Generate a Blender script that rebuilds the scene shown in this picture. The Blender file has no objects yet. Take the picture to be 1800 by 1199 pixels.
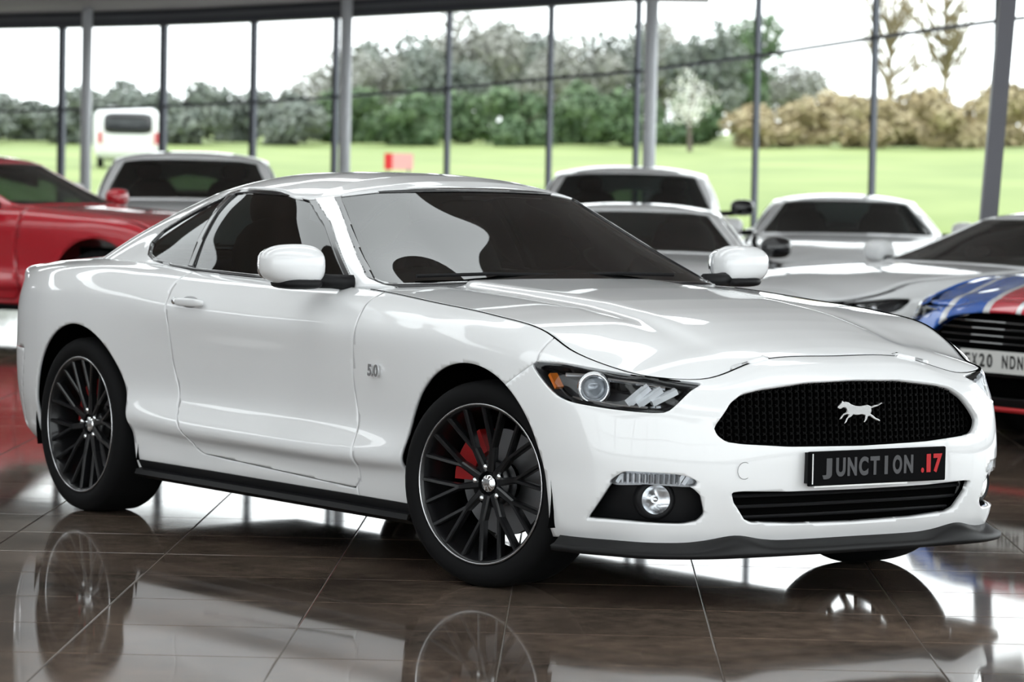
import bpy, bmesh, math, random
import numpy as np
from mathutils import Vector, Matrix

scene = bpy.context.scene
COL = scene.collection
random.seed(7)
R = math.radians

# ------------------------------------------------------------------ camera
CAM = np.array([9.4102, -7.4380, 1.4066])
YAW, PIT, ROL, FPX = 2.524792, -0.051040, 0.019577, 6076.05
FWD = np.array([math.cos(YAW)*math.cos(PIT), math.sin(YAW)*math.cos(PIT), math.sin(PIT)])
_r = np.array([math.sin(YAW), -math.cos(YAW), 0.0]); _u = np.cross(_r, FWD)
RGT = _r*math.cos(ROL)+_u*math.sin(ROL); UPV = -_r*math.sin(ROL)+_u*math.cos(ROL)
cd = bpy.data.cameras.new('camera'); cam = bpy.data.objects.new('camera', cd); COL.objects.link(cam)
m = Matrix.Identity(4)
for i in range(3):
    m[i][0], m[i][1], m[i][2], m[i][3] = RGT[i], UPV[i], -FWD[i], CAM[i]
cam.matrix_world = m
cd.sensor_width = 36.0; cd.lens = FPX/1800*36.0
cd.clip_end = 600
cd.dof.use_dof = True; cd.dof.focus_distance = 11.6; cd.dof.aperture_fstop = 4.6
scene.camera = cam
def ray(X, Y): return FWD+RGT*(X-900)/FPX-UPV*(Y-599.5)/FPX
def at(X, Y, dist):
    """world point seen at photo pixel X, Y at a horizontal distance from the camera"""
    v = ray(X, Y); return CAM+v*(dist/math.hypot(v[0], v[1]))

# ------------------------------------------------------------------ world, light, exposure
w = bpy.data.worlds.new('world'); scene.world = w; w.use_nodes = True
nt = w.node_tree; bg = nt.nodes['Background']
bg.inputs[0].default_value = (0.965, 0.98, 1.0, 1); bg.inputs[1].default_value = 3.3
vs = scene.view_settings
vs.view_transform = 'Standard'; vs.look = 'None'; vs.exposure = 0.0; vs.gamma = 1.0; vs.use_curve_mapping = False

# ------------------------------------------------------------------ materials
MATS = {}
def mat(name, col=(.5, .5, .5), rough=.5, metal=0, coat=0, spec=.5, emit=None, noise=None, bump=0, coatr=.03):
    if name in MATS: return MATS[name]
    mt = bpy.data.materials.new(name); mt.use_nodes = True; MATS[name] = mt
    n = mt.node_tree.nodes; l = mt.node_tree.links; b = n['Principled BSDF']
    b.inputs['Base Color'].default_value = (*col, 1); b.inputs['Roughness'].default_value = rough
    b.inputs['Metallic'].default_value = metal; b.inputs['Coat Weight'].default_value = coat
    b.inputs['Coat Roughness'].default_value = coatr; b.inputs['Specular IOR Level'].default_value = spec
    if emit: b.inputs['Emission Color'].default_value = (*emit[0], 1); b.inputs['Emission Strength'].default_value = emit[1]
    if noise:
        sc, c2, det = noise
        tc = n.new('ShaderNodeTexCoord'); tx = n.new('ShaderNodeTexNoise'); rp = n.new('ShaderNodeValToRGB')
        tx.inputs['Scale'].default_value = sc; tx.inputs['Detail'].default_value = det
        rp.color_ramp.elements[0].color = (*col, 1); rp.color_ramp.elements[1].color = (*c2, 1)
        rp.color_ramp.elements[0].position = .35; rp.color_ramp.elements[1].position = .68
        l.new(tc.outputs['Object'], tx.inputs['Vector']); l.new(tx.outputs['Fac'], rp.inputs['Fac'])
        l.new(rp.outputs['Color'], b.inputs['Base Color'])
        if bump:
            bp = n.new('ShaderNodeBump'); bp.inputs['Strength'].default_value = bump
            l.new(tx.outputs['Fac'], bp.inputs['Height']); l.new(bp.outputs['Normal'], b.inputs['Normal'])
    return mt
def glass(name, tint=(.8, .85, .85), ior=1.5, refl=1.0):
    if name in MATS: return MATS[name]
    mt = bpy.data.materials.new(name); mt.use_nodes = True; MATS[name] = mt
    n = mt.node_tree.nodes; l = mt.node_tree.links; n.remove(n['Principled BSDF'])
    tr = n.new('ShaderNodeBsdfTransparent'); tr.inputs[0].default_value = (*tint, 1)
    gl = n.new('ShaderNodeBsdfGlossy'); gl.inputs['Roughness'].default_value = .01; gl.inputs[0].default_value = (refl, refl, refl, 1)
    fr = n.new('ShaderNodeFresnel'); fr.inputs['IOR'].default_value = ior
    mx = n.new('ShaderNodeMixShader'); l.new(fr.outputs[0], mx.inputs[0]); l.new(tr.outputs[0], mx.inputs[1]); l.new(gl.outputs[0], mx.inputs[2])
    l.new(mx.outputs[0], n['Material Output'].inputs[0])
    return mt
PAINT = mat('white_paint', (.83, .835, .845), .32, coat=1.0, spec=.5)
BLACK = mat('black_plastic', (.008, .008, .009), .48, spec=.18)
GLOSSB = mat('gloss_black', (.010, .010, .012), .12, coat=.6)
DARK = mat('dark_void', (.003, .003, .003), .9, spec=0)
RUBBER = mat('tyre_rubber', (.006, .006, .0065), .75, spec=.12)
RIMM = mat('dark_alloy', (.006, .006, .007), .30, coat=.30, spec=.3)
CHROME = mat('chrome', (.82, .83, .84), .08, metal=1)
STEEL = mat('brake_steel', (.30, .30, .31), .35, metal=1)
SILVER = mat('silver_reflector', (.75, .76, .78), .16, metal=1)
CALIPER = mat('red_caliper', (.35, .01, .012), .35)
WGLASS = glass('car_window_glass', (.26, .32, .30), 1.62)
SGLASS = glass('side_window_glass', (.16, .19, .19), 1.62)
LENS = glass('lamp_lens', (.93, .94, .95), 1.35)
PANE = glass('facade_glass', (.93, .97, .96), 1.12)
SEATM = mat('black_leather', (.022, .021, .022), .5)
AMBER = mat('amber_lens', (.85, .22, .02), .2, coat=1)
REDL = mat('red_lens', (.45, .01, .01), .2, coat=1)
WHITEP = mat('white_print', (.85, .85, .85), .5)
GREYP = mat('grey_print', (.075, .075, .08), .5, spec=.3)
REDP = mat('red_print', (.50, .018, .022), .5, spec=.3)

# ------------------------------------------------------------------ helpers
# GEO BEGIN ---------------------------------------------------------------
def hermite(kn, P, q):
    """non-uniform Catmull-Rom through P (n,...) at knots kn, sampled at q"""
    kn = np.asarray(kn, float); P = np.asarray(P, float); n = len(kn)
    m = np.zeros_like(P)
    for i in range(n):
        if i == 0: m[i] = (P[1]-P[0])/(kn[1]-kn[0])
        elif i == n-1: m[i] = (P[-1]-P[-2])/(kn[-1]-kn[-2])
        else:
            h0 = kn[i]-kn[i-1]; h1 = kn[i+1]-kn[i]
            m[i] = ((P[i]-P[i-1])/h0*h1 + (P[i+1]-P[i])/h1*h0)/(h0+h1)
    q = np.clip(np.asarray(q, float), kn[0], kn[-1])
    j = np.clip(np.searchsorted(kn, q, side='right')-1, 0, n-2)
    h = kn[j+1]-kn[j]; t = (q-kn[j])/h
    sh = (-1,)+(1,)*(P.ndim-1)
    t = t.reshape(sh); h = h.reshape(sh)
    return ((2*t**3-3*t**2+1)*P[j] + (t**3-2*t**2+t)*h*m[j]
            + (-2*t**3+3*t**2)*P[j+1] + (t**3-t**2)*h*m[j+1])

def ring_grid(half, nu, nv, rows=None):
    """half: stations (k,rows,3) from front centre round the left side to rear centre.
    Returns grid (2*nu-1, nv, 3): right side first (rear..front) then left."""
    H = np.array(half, float)
    left = H; right = H[1:-0 or None][::-1].copy()
    right = right*np.array([1, -1, 1])
    full = np.concatenate([right, left], 0)              # rear centre(-y) .. front .. rear centre
    mid = full.shape[1]//2
    dl = np.linalg.norm(np.diff(full[:, mid], axis=0), axis=1)
    kn = np.concatenate([[0], np.cumsum(np.maximum(dl, 1e-3))])
    q = np.linspace(0, kn[-1], 2*nu-1)
    A = hermite(kn, full, q)                             # (nq, rows, 3)
    B = np.swapaxes(A, 0, 1)
    vq = np.linspace(0, B.shape[0]-1, nv)
    C = hermite(np.arange(B.shape[0]), B, vq)
    return np.swapaxes(C, 0, 1)

def grid_faces(nu, nv, flip=False):
    i, j = np.meshgrid(np.arange(nu-1), np.arange(nv-1), indexing='ij')
    a = (i*nv+j).ravel(); b = a+nv; c = b+1; d = a+1
    F = np.stack([a, b, c, d], 1)
    return F[:, ::-1] if flip else F

def poly_sd(P, pts):
    """signed distance of pts (n,2) to polygon P, negative inside"""
    P = np.asarray(P, float); pts = np.asarray(pts, float)
    d2 = np.full(len(pts), 1e9); ins = np.zeros(len(pts), bool)
    for k in range(len(P)):
        a = P[k]; b = P[(k+1) % len(P)]; e = b-a; w = pts-a
        t = np.clip((w@e)/max(e@e, 1e-12), 0, 1)
        dd = w-t[:, None]*e
        d2 = np.minimum(d2, (dd**2).sum(1))
        c = ((a[1] > pts[:, 1]) != (b[1] > pts[:, 1]))
        with np.errstate(divide='ignore', invalid='ignore'):
            xi = a[0]+(pts[:, 1]-a[1])*(b[0]-a[0])/(b[1]-a[1] if b[1] != a[1] else 1e-12)
        ins ^= c & (pts[:, 0] < xi)
    d = np.sqrt(d2)
    return np.where(ins, -d, d)

def smooth_poly(P, n=6):
    """closed Catmull-Rom through P"""
    P = np.asarray(P, float); N = len(P); out = []
    for i in range(N):
        p0, p1, p2, p3 = P[i-1], P[i], P[(i+1) % N], P[(i+2) % N]
        for k in range(n):
            t = k/n
            out.append(.5*((2*p1)+(-p0+p2)*t+(2*p0-5*p1+4*p2-p3)*t*t+(-p0+3*p1-3*p2+p3)*t**3))
    return np.array(out)

def clip_mesh(V, F, fv):
    """keep the part of the mesh where fv >= 0 (fv per vertex)"""
    V = np.asarray(V, float); out = []; pos = fv >= 0
    newV = [tuple(v) for v in V]; cache = {}
    for f in F:
        s = [pos[i] for i in f]
        if all(s): out.append(tuple(f)); continue
        if not any(s): continue
        g = []
        n = len(f)
        for k in range(n):
            a, b = f[k], f[(k+1) % n]
            if pos[a]: g.append(a)
            if pos[a] != pos[b]:
                key = (a, b) if a < b else (b, a)
                if key not in cache:
                    t = fv[a]/(fv[a]-fv[b])
                    cache[key] = len(newV)
                    newV.append(tuple(V[a]+(V[b]-V[a])*t))
                g.append(cache[key])
        if len(g) >= 3: out.append(tuple(g))
    used = sorted({i for f in out for i in f})
    mp = {o: k for k, o in enumerate(used)}
    return np.array([newV[i] for i in used]).reshape(-1, 3), [tuple(mp[i] for i in f) for f in out]

def S(xs, ys, zs):
    n = max(len(a) if hasattr(a, '__len__') else 1 for a in (xs, ys, zs))
    f = lambda a: list(a) if hasattr(a, '__len__') else [a]*n
    return list(zip(f(xs), f(ys), f(zs)))
COUPE = [
 S([.85,.875,.90,.91,.91,.89,.855,.82,.79,.755], 0, [.205,.255,.34,.43,.53,.65,.735,.77,.785,.797]),
 S([.845,.87,.893,.90,.898,.876,.84,.808,.78,.748], .30, [.205,.255,.34,.43,.53,.645,.725,.76,.776,.789]),
 S([.81,.835,.855,.862,.858,.838,.805,.790,.778,.760], .55, [.205,.255,.34,.42,.52,.625,.69,.708,.719,.732]),
 S([.725,.75,.765,.772,.77,.752,.72,.712,.703,.690], .72, [.205,.255,.34,.42,.51,.62,.695,.717,.729,.740]),
 S([.60,.62,.635,.64,.638,.62,.595,.588,.580,.568], [.79,.81,.825,.83,.832,.825,.80,.79,.78,.765], [.205,.255,.34,.42,.51,.625,.71,.735,.748,.760]),
 S([.47,.47,.47,.47,.47,.46,.45,.445,.44,.43], [.84,.865,.885,.892,.90,.90,.885,.87,.852,.825], [.205,.25,.34,.42,.51,.64,.73,.765,.785,.805]),
 S(.28, [.86,.89,.91,.92,.93,.932,.92,.905,.88,.84], [.20,.25,.34,.42,.51,.65,.755,.803,.836,.866]),
 S(0, [.87,.90,.925,.935,.942,.948,.942,.925,.90,.85], [.20,.25,.34,.42,.51,.66,.785,.843,.877,.905]),
 S(-.35, [.87,.89,.912,.940,.925,.938,.945,.925,.895,.84], [.20,.25,.34,.40,.51,.67,.80,.862,.900,.930]),
 S(-.75, [.865,.885,.905,.942,.905,.928,.945,.92,.885,.82], [.20,.25,.33,.39,.51,.68,.81,.882,.924,.956]),
 S(-1.4, [.865,.885,.905,.944,.898,.92,.945,.918,.88,.82], [.20,.25,.33,.39,.51,.68,.81,.885,.932,.962]),
 S(-2.0, [.865,.885,.905,.944,.900,.925,.948,.925,.882,.81], [.20,.25,.33,.40,.51,.68,.815,.89,.942,.976]),
 S(-2.35, [.865,.89,.910,.940,.922,.942,.952,.935,.885,.79], [.20,.25,.34,.41,.52,.68,.815,.895,.955,.99]),
 S(-2.72, [.87,.90,.925,.938,.945,.953,.953,.935,.88,.77], [.21,.26,.35,.42,.53,.68,.81,.898,.965,.998]),
 S(-3.1, [.85,.88,.905,.92,.927,.932,.928,.905,.85,.73], [.23,.27,.36,.43,.54,.68,.80,.885,.952,.985]),
 S(-3.45, [.76,.79,.81,.825,.835,.835,.83,.81,.77,.66], [.26,.30,.37,.44,.55,.68,.79,.87,.935,.965]),
 S([-3.62,-3.65,-3.68,-3.70,-3.70,-3.69,-3.68,-3.69,-3.70,-3.62], [.60,.62,.64,.65,.66,.66,.66,.65,.64,.55], [.28,.32,.38,.45,.55,.67,.78,.86,.935,.96]),
 S([-3.72,-3.76,-3.79,-3.82,-3.82,-3.78,-3.77,-3.79,-3.83,-3.72], .30, [.28,.32,.38,.45,.55,.67,.78,.86,.94,.968]),
 S([-3.74,-3.78,-3.81,-3.84,-3.84,-3.80,-3.79,-3.81,-3.85,-3.74], 0, [.28,.32,.38,.45,.55,.67,.78,.86,.94,.97]),
]
CABIN = [
 [(-.70,0,.98),(-.93,0,1.095),(-1.15,0,1.215),(-1.36,0,1.315)],
 [(-.73,.42,.976),(-.965,.405,1.088),(-1.19,.38,1.203),(-1.385,.35,1.303)],
 [(-.81,.748,.967),(-1.06,.682,1.075),(-1.285,.612,1.187),(-1.455,.548,1.278)],
 [(-.97,.822,.962),(-1.16,.752,1.07),(-1.36,.675,1.18),(-1.52,.607,1.266)],
 [(-1.6,.822,.967),(-1.6,.765,1.09),(-1.70,.690,1.208),(-1.76,.617,1.292)],
 [(-2.1,.808,.978),(-2.1,.750,1.10),(-2.1,.677,1.21),(-2.06,.605,1.293)],
 [(-2.62,.77,.992),(-2.52,.70,1.10),(-2.42,.625,1.195),(-2.29,.56,1.272)],
 [(-3.02,.68,.99),(-2.87,.60,1.09),(-2.67,.52,1.19),(-2.46,.47,1.265)],
 [(-3.26,.36,1.005),(-3.05,.33,1.11),(-2.80,.30,1.22),(-2.56,.28,1.298)],
 [(-3.32,0,1.01),(-3.11,0,1.12),(-2.86,0,1.23),(-2.60,0,1.308)],
]
def fill_grid(edge_l, xc, zc, nt, crown=2.0, bump=None):
    """edge_l (n,3) left edge curve front->rear, xc/zc centre line; returns grid (n, 2*nt-1, 3) right..left"""
    n = len(edge_l); G = np.zeros((n, 2*nt-1, 3))
    s = np.linspace(-1, 1, 2*nt-1)
    for k, t in enumerate(s):
        a = abs(t)
        G[:, k, 0] = edge_l[:, 0]*a**1.5+xc*(1-a**1.5)
        G[:, k, 1] = edge_l[:, 1]*t
        G[:, k, 2] = edge_l[:, 2]*a**crown+zc*(1-a**crown)
    if bump is not None: G[:, :, 2] += bump(G[:, :, 0], G[:, :, 1])
    return G
# GEO END -----------------------------------------------------------------
def mesh_of(name, V, F, smooth=True):
    me = bpy.data.meshes.new(name)
    me.from_pydata([tuple(map(float, v)) for v in V], [], [tuple(int(i) for i in f) for f in F])
    if smooth:
        me.polygons.foreach_set('use_smooth', [True]*len(me.polygons))
    me.update()
    return me
def obj(name, me, mt=None, parent=None, solid=0, loc=None, rot=None, auto=None, bev=0):
    o = bpy.data.objects.new(name, me); COL.objects.link(o)
    if mt is not None and me is not None:
        if len(me.materials) == 0: me.materials.append(mt)
    if parent is not None: o.parent = parent
    if loc is not None: o.location = loc
    if rot is not None: o.rotation_euler = rot
    if solid:
        s = o.modifiers.new('thick', 'SOLIDIFY'); s.thickness = solid; s.offset = -1
    if bev:
        b = o.modifiers.new('bevel', 'BEVEL'); b.width = bev; b.segments = 2; b.limit_method = 'ANGLE'
    return o
def part(name, VF, mt, parent, smooth=True, solid=0, **k):
    return obj(name, mesh_of(name, VF[0], VF[1], smooth), mt, parent, solid, **k)
def tag(o, label=None, cat=None, group=None, kind=None):
    if label: o['label'] = label
    if cat: o['category'] = cat
    if group: o['group'] = group
    if kind: o['kind'] = kind
    return o
def thing(name, label, cat, loc=(0, 0, 0), rotz=0, group=None):
    o = bpy.data.objects.new(name, None); COL.objects.link(o); o.empty_display_size = .2
    o.location = loc; o.rotation_euler = (0, 0, rotz)
    return tag(o, label, cat, group)
def copy_tree(o, parent=None):
    c = o.copy(); COL.objects.link(c); c.parent = parent
    for ch in list(o.children): copy_tree(ch, c)
    return c

class MB:
    def __init__(s): s.V = []; s.F = []
    def add(s, V, F):
        o = len(s.V); s.V += [tuple(v) for v in V]; s.F += [tuple(i+o for i in f) for f in F]; return s
    def box(s, c, d, rz=0, ax=None):
        x, y, z = [k/2 for k in d]
        P = np.array([(-x,-y,-z),(x,-y,-z),(x,y,-z),(-x,y,-z),(-x,-y,z),(x,-y,z),(x,y,z),(-x,y,z)])
        if rz:
            ca, sa = math.cos(rz), math.sin(rz); P = P@np.array([[ca, sa, 0], [-sa, ca, 0], [0, 0, 1]])
        if ax is not None: P = P@np.array(ax)
        return s.add(P+np.array(c), [(0,3,2,1),(4,5,6,7),(0,1,5,4),(1,2,6,5),(2,3,7,6),(3,0,4,7)])
    def bar(s, a, b, w, h=None, up=(0, 0, 1)):
        a = np.array(a, float); b = np.array(b, float); h = h or w
        d = b-a; L = np.linalg.norm(d); d /= L; up = np.array(up, float)
        sd = np.cross(d, up)
        if np.linalg.norm(sd) < 1e-4: sd = np.cross(d, (1, 0, 0))
        sd /= np.linalg.norm(sd); u = np.cross(sd, d)
        return s.box((a+b)/2, (L, w, h), ax=[d, sd, u])
    def tube(s, pts, r, n=8, cap=True):
        pts = [np.array(p, float) for p in pts]; base = len(s.V); rr = r if hasattr(r, '__len__') else [r]*len(pts)
        for i, p in enumerate(pts):
            d = pts[min(i+1, len(pts)-1)]-pts[max(i-1, 0)]; d /= max(np.linalg.norm(d), 1e-9)
            a = np.cross(d, (0, 0, 1.0))
            if np.linalg.norm(a) < 1e-3: a = np.cross(d, (1.0, 0, 0))
            a /= np.linalg.norm(a); b = np.cross(d, a)
            for k in range(n):
                t = 2*math.pi*k/n; s.V.append(tuple(p+rr[i]*(a*math.cos(t)+b*math.sin(t))))
        for i in range(len(pts)-1):
            for k in range(n):
                k2 = (k+1) % n; s.F.append((base+i*n+k, base+i*n+k2, base+(i+1)*n+k2, base+(i+1)*n+k))
        if cap:
            s.F.append(tuple(base+k for k in range(n))[::-1]); s.F.append(tuple(base+(len(pts)-1)*n+k for k in range(n)))
        return s
    def lathe(s, prof, n=48, c=(0, 0, 0), axis='y', close=False):
        """prof [(r, h)], revolved about axis"""
        base = len(s.V); M_ = len(prof)
        for k in range(n):
            t = 2*math.pi*k/n; ca, sa = math.cos(t), math.sin(t)
            for r, h in prof:
                p = {'y': (r*ca, h, r*sa), 'z': (r*ca, r*sa, h), 'x': (h, r*ca, r*sa)}[axis]
                s.V.append((p[0]+c[0], p[1]+c[1], p[2]+c[2]))
        for k in range(n):
            k2 = (k+1) % n
            for j in range(M_-1 if not close else M_):
                j2 = (j+1) % M_
                s.F.append((base+k*M_+j, base+k*M_+j2, base+k2*M_+j2, base+k2*M_+j))
        return s
    def prism(s, poly, t, fn):
        """poly 2-D outline extruded by t; fn(u, v, w) -> xyz"""
        n = len(poly); base = len(s.V)
        for w_ in (0, t):
            for (a, b) in poly: s.V.append(tuple(fn(a, b, w_)))
        s.F.append(tuple(base+i for i in range(n))); s.F.append(tuple(base+n+i for i in range(n))[::-1])
        for i in range(n):
            j = (i+1) % n; s.F.append((base+i, base+n+i, base+n+j, base+j))
        return s
    def done(s, name, mt, parent=None, smooth=False, **k):
        return obj(name, mesh_of(name, s.V, s.F, smooth), mt, parent, **k)

def superell(c, d, e=3.0, nu=28, nv=16, warp=None):
    """rounded-box ellipsoid mesh"""
    V = []; F = []
    f = lambda a: math.copysign(abs(a)**(2/e), a)
    for i in range(nv+1):
        p = -math.pi/2+math.pi*i/nv
        for k in range(nu):
            t = 2*math.pi*k/nu
            q = np.array([f(math.cos(p))*f(math.cos(t))*d[0], f(math.cos(p))*f(math.sin(t))*d[1], f(math.sin(p))*d[2]])
            if warp: q = warp(q)
            V.append(q+np.array(c))
    for i in range(nv):
        for k in range(nu):
            k2 = (k+1) % nu; F.append((i*nu+k, i*nu+k2, (i+1)*nu+k2, (i+1)*nu+k))
    return V, F

_txt = {}
def text_mesh(body, size=.1, ext=.002, spacing=1.0, bold=0):
    cu = bpy.data.curves.new('lettering', 'FONT'); cu.body = body; cu.size = size; cu.extrude = ext
    cu.space_character = spacing; cu.offset = bold; cu.align_x = 'CENTER'; cu.align_y = 'CENTER'
    o = bpy.data.objects.new('lettering', cu); COL.objects.link(o)
    dg = bpy.context.evaluated_depsgraph_get()
    me = bpy.data.meshes.new_from_object(o.evaluated_get(dg))
    bpy.data.objects.remove(o); return me
def text(name, body, size, mt, parent, org, ex, ey, ext=.002, width=None, bold=0):
    """lettering lying in plane (ex, ey) centred on org"""
    me = text_mesh(body, size, ext, 1.0, bold); me.name = name; me.materials.clear(); me.materials.append(mt)
    ex = Vector(ex).normalized(); ey = Vector(ey).normalized(); ez = ex.cross(ey)
    co = np.array([v.co for v in me.vertices])
    sx = 1.0
    if width: sx = width/max(co[:, 0].max()-co[:, 0].min(), 1e-6)
    for v in me.vertices:
        p = Vector(org)+ex*v.co.x*sx+ey*v.co.y+ez*v.co.z; v.co = p
    return obj(name, me, None, parent)

def clip_all(VF, *fs):
    """clip a mesh by several callables f(V)->values, keep >= 0"""
    V, F = VF
    for f in fs: V, F = clip_mesh(V, F, f(np.asarray(V)))
    return V, F
def orient(VF, outward):
    """flip faces so normals follow outward(V)->vec at face centres (majority)"""
    V, F = np.asarray(VF[0]), VF[1]
    s = 0
    for f in F[::max(1, len(F)//300)]:
        a, b, c = V[f[0]], V[f[1]], V[f[2]]
        s += np.sign(np.dot(np.cross(b-a, c-a), outward((a+b+c)/3)))
    return (V, F) if s >= 0 else (V, [tuple(f)[::-1] for f in F])
# ------------------------------------------------------------------ the showroom
def struct(o): o['kind'] = 'structure'; return o
FACX = [-160, 107, 285, 443, 587, 785, 964, 1117, 1327, 1533, 1748, 1980, 2200]
FD = lambda X: 46.0-13.0*X/1800.0                      # distance of the curved glass wall
def facp(X, inset=0):
    p = at(X, 300, FD(X)-inset); return np.array([p[0], p[1]])
FL, FR = facp(-420), facp(2330)
ROOM = [tuple(FL), (-30, -4), (-19, -17), (-2, -22), (13, -18), (19, -6), (15, 6), (4, 11.5), tuple(FR)]
FDK = lambda X: FD(X)/(40.0-13.0*X/1800.0)
BZ = lambda X: float(np.interp(X, [-420, 300, 1133, 2330], [3.02, 3.06, 3.22, 3.36]))
# floor slab, tiles (0.625 m grid turned 36.5 degrees against the car)
TS = .625; TT = np.array([.8039, -.5948]); TN = np.array([.5948, .8039]); OFN, OFT = .028, 1.66
GROUT = mat('grout', (.17, .15, .13), .6)
def floor_material():
    mt = bpy.data.materials.new('polished_floor_tile'); mt.use_nodes = True
    n = mt.node_tree.nodes; l = mt.node_tree.links; b = n['Principled BSDF']
    ge = n.new('ShaderNodeNewGeometry')
    n1 = n.new('ShaderNodeTexNoise'); n1.inputs['Scale'].default_value = .9; n1.inputs['Detail'].default_value = 5; n1.inputs['Roughness'].default_value = .62
    n2 = n.new('ShaderNodeTexNoise'); n2.inputs['Scale'].default_value = 14; n2.inputs['Detail'].default_value = 8; n2.inputs['Roughness'].default_value = .7
    for q in (n1, n2): l.new(ge.outputs['Position'], q.inputs['Vector'])
    r1 = n.new('ShaderNodeValToRGB'); e = r1.color_ramp.elements
    e[0].position = .32; e[0].color = (.046, .038, .034, 1); e[1].position = .70; e[1].color = (.20, .150, .118, 1)
    l.new(n1.outputs['Fac'], r1.inputs['Fac'])
    r2 = n.new('ShaderNodeValToRGB'); e = r2.color_ramp.elements
    e[0].position = .30; e[0].color = (.50, .50, .52, 1); e[1].position = .72; e[1].color = (1.5, 1.45, 1.38, 1)
    l.new(n2.outputs['Fac'], r2.inputs['Fac'])
    mx = n.new('ShaderNodeMix'); mx.data_type = 'RGBA'; mx.blend_type = 'MULTIPLY'; mx.inputs['Factor'].default_value = 1
    l.new(r1.outputs[0], mx.inputs['A']); l.new(r2.outputs[0], mx.inputs['B']); l.new(mx.outputs['Result'], b.inputs['Base Color'])
    r3 = n.new('ShaderNodeMapRange'); r3.inputs['From Min'].default_value = .3; r3.inputs['From Max'].default_value = .7
    r3.inputs['To Min'].default_value = .025; r3.inputs['To Max'].default_value = .075
    l.new(n1.outputs['Fac'], r3.inputs['Value']); l.new(r3.outputs[0], b.inputs['Roughness'])
    b.inputs['Specular IOR Level'].default_value = .5
    return mt
TILE = floor_material()
slab = struct(MB().prism([(p[0], p[1]) for p in ROOM], .12, lambda u_, v_, w_: (u_, v_, -.123+w_)).done('floor', GROUT))
def inside(poly, x, y):
    c = False
    for i in range(len(poly)):
        (x1, y1), (x2, y2) = poly[i], poly[i-1]
        if (y1 > y) != (y2 > y) and x < (x2-x1)*(y-y1)/(y2-y1)+x1: c = not c
    return c
def projpx(p):
    v = np.asarray(p, float)-CAM; z = v@FWD
    return 900+FPX*(v@RGT)/z, 599.5-FPX*(v@UPV)/z, z
tiles = []
for i in range(-60, 60):
    for j in range(-60, 60):
        c = TT*(OFT+(i+.5)*TS)+TN*(OFN+(j+.5)*TS)
        if inside(ROOM, c[0], c[1]): tiles.append((c[0], c[1]))
def rank(c):
    X, Y, z = projpx((c[0], c[1], 0))
    if z < 2 or not (-60 < X < 1860) or Y > 1290: return 1e9
    return z
tiles.sort(key=rank)
h = TS/2-.0016; b_ = .0025
TV = [(-h, -h, -.004), (h, -h, -.004), (h, h, -.004), (-h, h, -.004), (-h, -h, -b_*.5), (h, -h, -b_*.5), (h, h, -b_*.5), (-h, h, -b_*.5),
      (-h+b_, -h+b_, 0), (h-b_, -h+b_, 0), (h-b_, h-b_, 0), (-h+b_, h-b_, 0)]
TF = [(0, 1, 5, 4), (1, 2, 6, 5), (2, 3, 7, 6), (3, 0, 4, 7), (4, 5, 9, 8), (5, 6, 10, 9), (6, 7, 11, 10), (7, 4, 8, 11), (8, 9, 10, 11)]
trot = math.atan2(TT[1], TT[0]); tme = mesh_of('floor_tile', TV, TF, False); tme.materials.append(TILE)
for c in tiles[:300]:
    obj('floor_tile', tme, None, slab, loc=(c[0], c[1], 0), rot=(0, 0, trot))
mb = MB(); ca, sa = math.cos(trot), math.sin(trot)
for c in tiles[300:]:
    mb.add([(c[0]+v[0]*ca-v[1]*sa, c[1]+v[0]*sa+v[1]*ca, v[2]) for v in TV], TF[4:])
tag(mb.done('floor_tiles_far', TILE, slab), kind='stuff')
# ceiling: a solid soffit behind, then opaque bands alternating with unseen rooflight strips, added to brighten the car
CEIL = mat('ceiling_board', (.62, .60, .585), .7)
zr = [3.3, 5.6, 6.6, 6.6, 6.6, 6.6, 6.6, 5.6, 3.3]
AX = np.array([.8039, -.5948]); BX = np.array([.5948, .8039])      # added rooflight strips run along AX
def roof_z(x, y):
    X, Y, z = projpx((x, y, 1.5)); dd = math.hypot(x-CAM[0], y-CAM[1]) if z > 0 else 0
    gap = (FD(min(max(X, -420), 2330))-dd) if z > 0 else 40
    return 3.3+3.3*min(1, max(0, gap)/17.0)**.8
def inside(poly, x, y):
    c = False
    for i in range(len(poly)):
        (x1, y1), (x2, y2) = poly[i], poly[i-1]
        if (y1 > y) != (y2 > y) and x < (x2-x1)*(y-y1)/(y2-y1)+x1: c = not c
    return c
def projpx(p):
    v = np.asarray(p, float)-CAM; z = v@FWD
    return 900+FPX*(v@RGT)/z, 599.5-FPX*(v@UPV)/z, z
BAND, LITE = 4.3, 1.75
roofpoly = [tuple(p) for p in ROOM[:-1]]+[tuple(facp(X)) for X in range(2330, -421, -125)]
mb = MB(); gl = []
t = -34.0; kk = 0
while t < 30:
    for wdt, isglass in ((BAND, False), (LITE, True)):
        s = -26.0
        while s < 26:
            ds = 1.5
            q = [AX*a_+BX*b_ for a_, b_ in ((t, s), (t+wdt, s), (t+wdt, s+ds), (t, s+ds))]
            cx_, cy_ = sum(p[0] for p in q)/4, sum(p[1] for p in q)/4
            if inside(roofpoly, cx_, cy_):
                zc_ = roof_z(cx_, cy_)
                V4 = [(p[0], p[1], roof_z(*p)) for p in q]
                if isglass and zc_ > 5.9: gl.append(V4)
                else: mb.add(V4, [(3, 2, 1, 0)])
            s += ds
        t += wdt
ceil = struct(mb.done('ceiling', CEIL, solid=.0))
sx = list(range(-420, 2331, 110)); V = []; F = []
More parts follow.
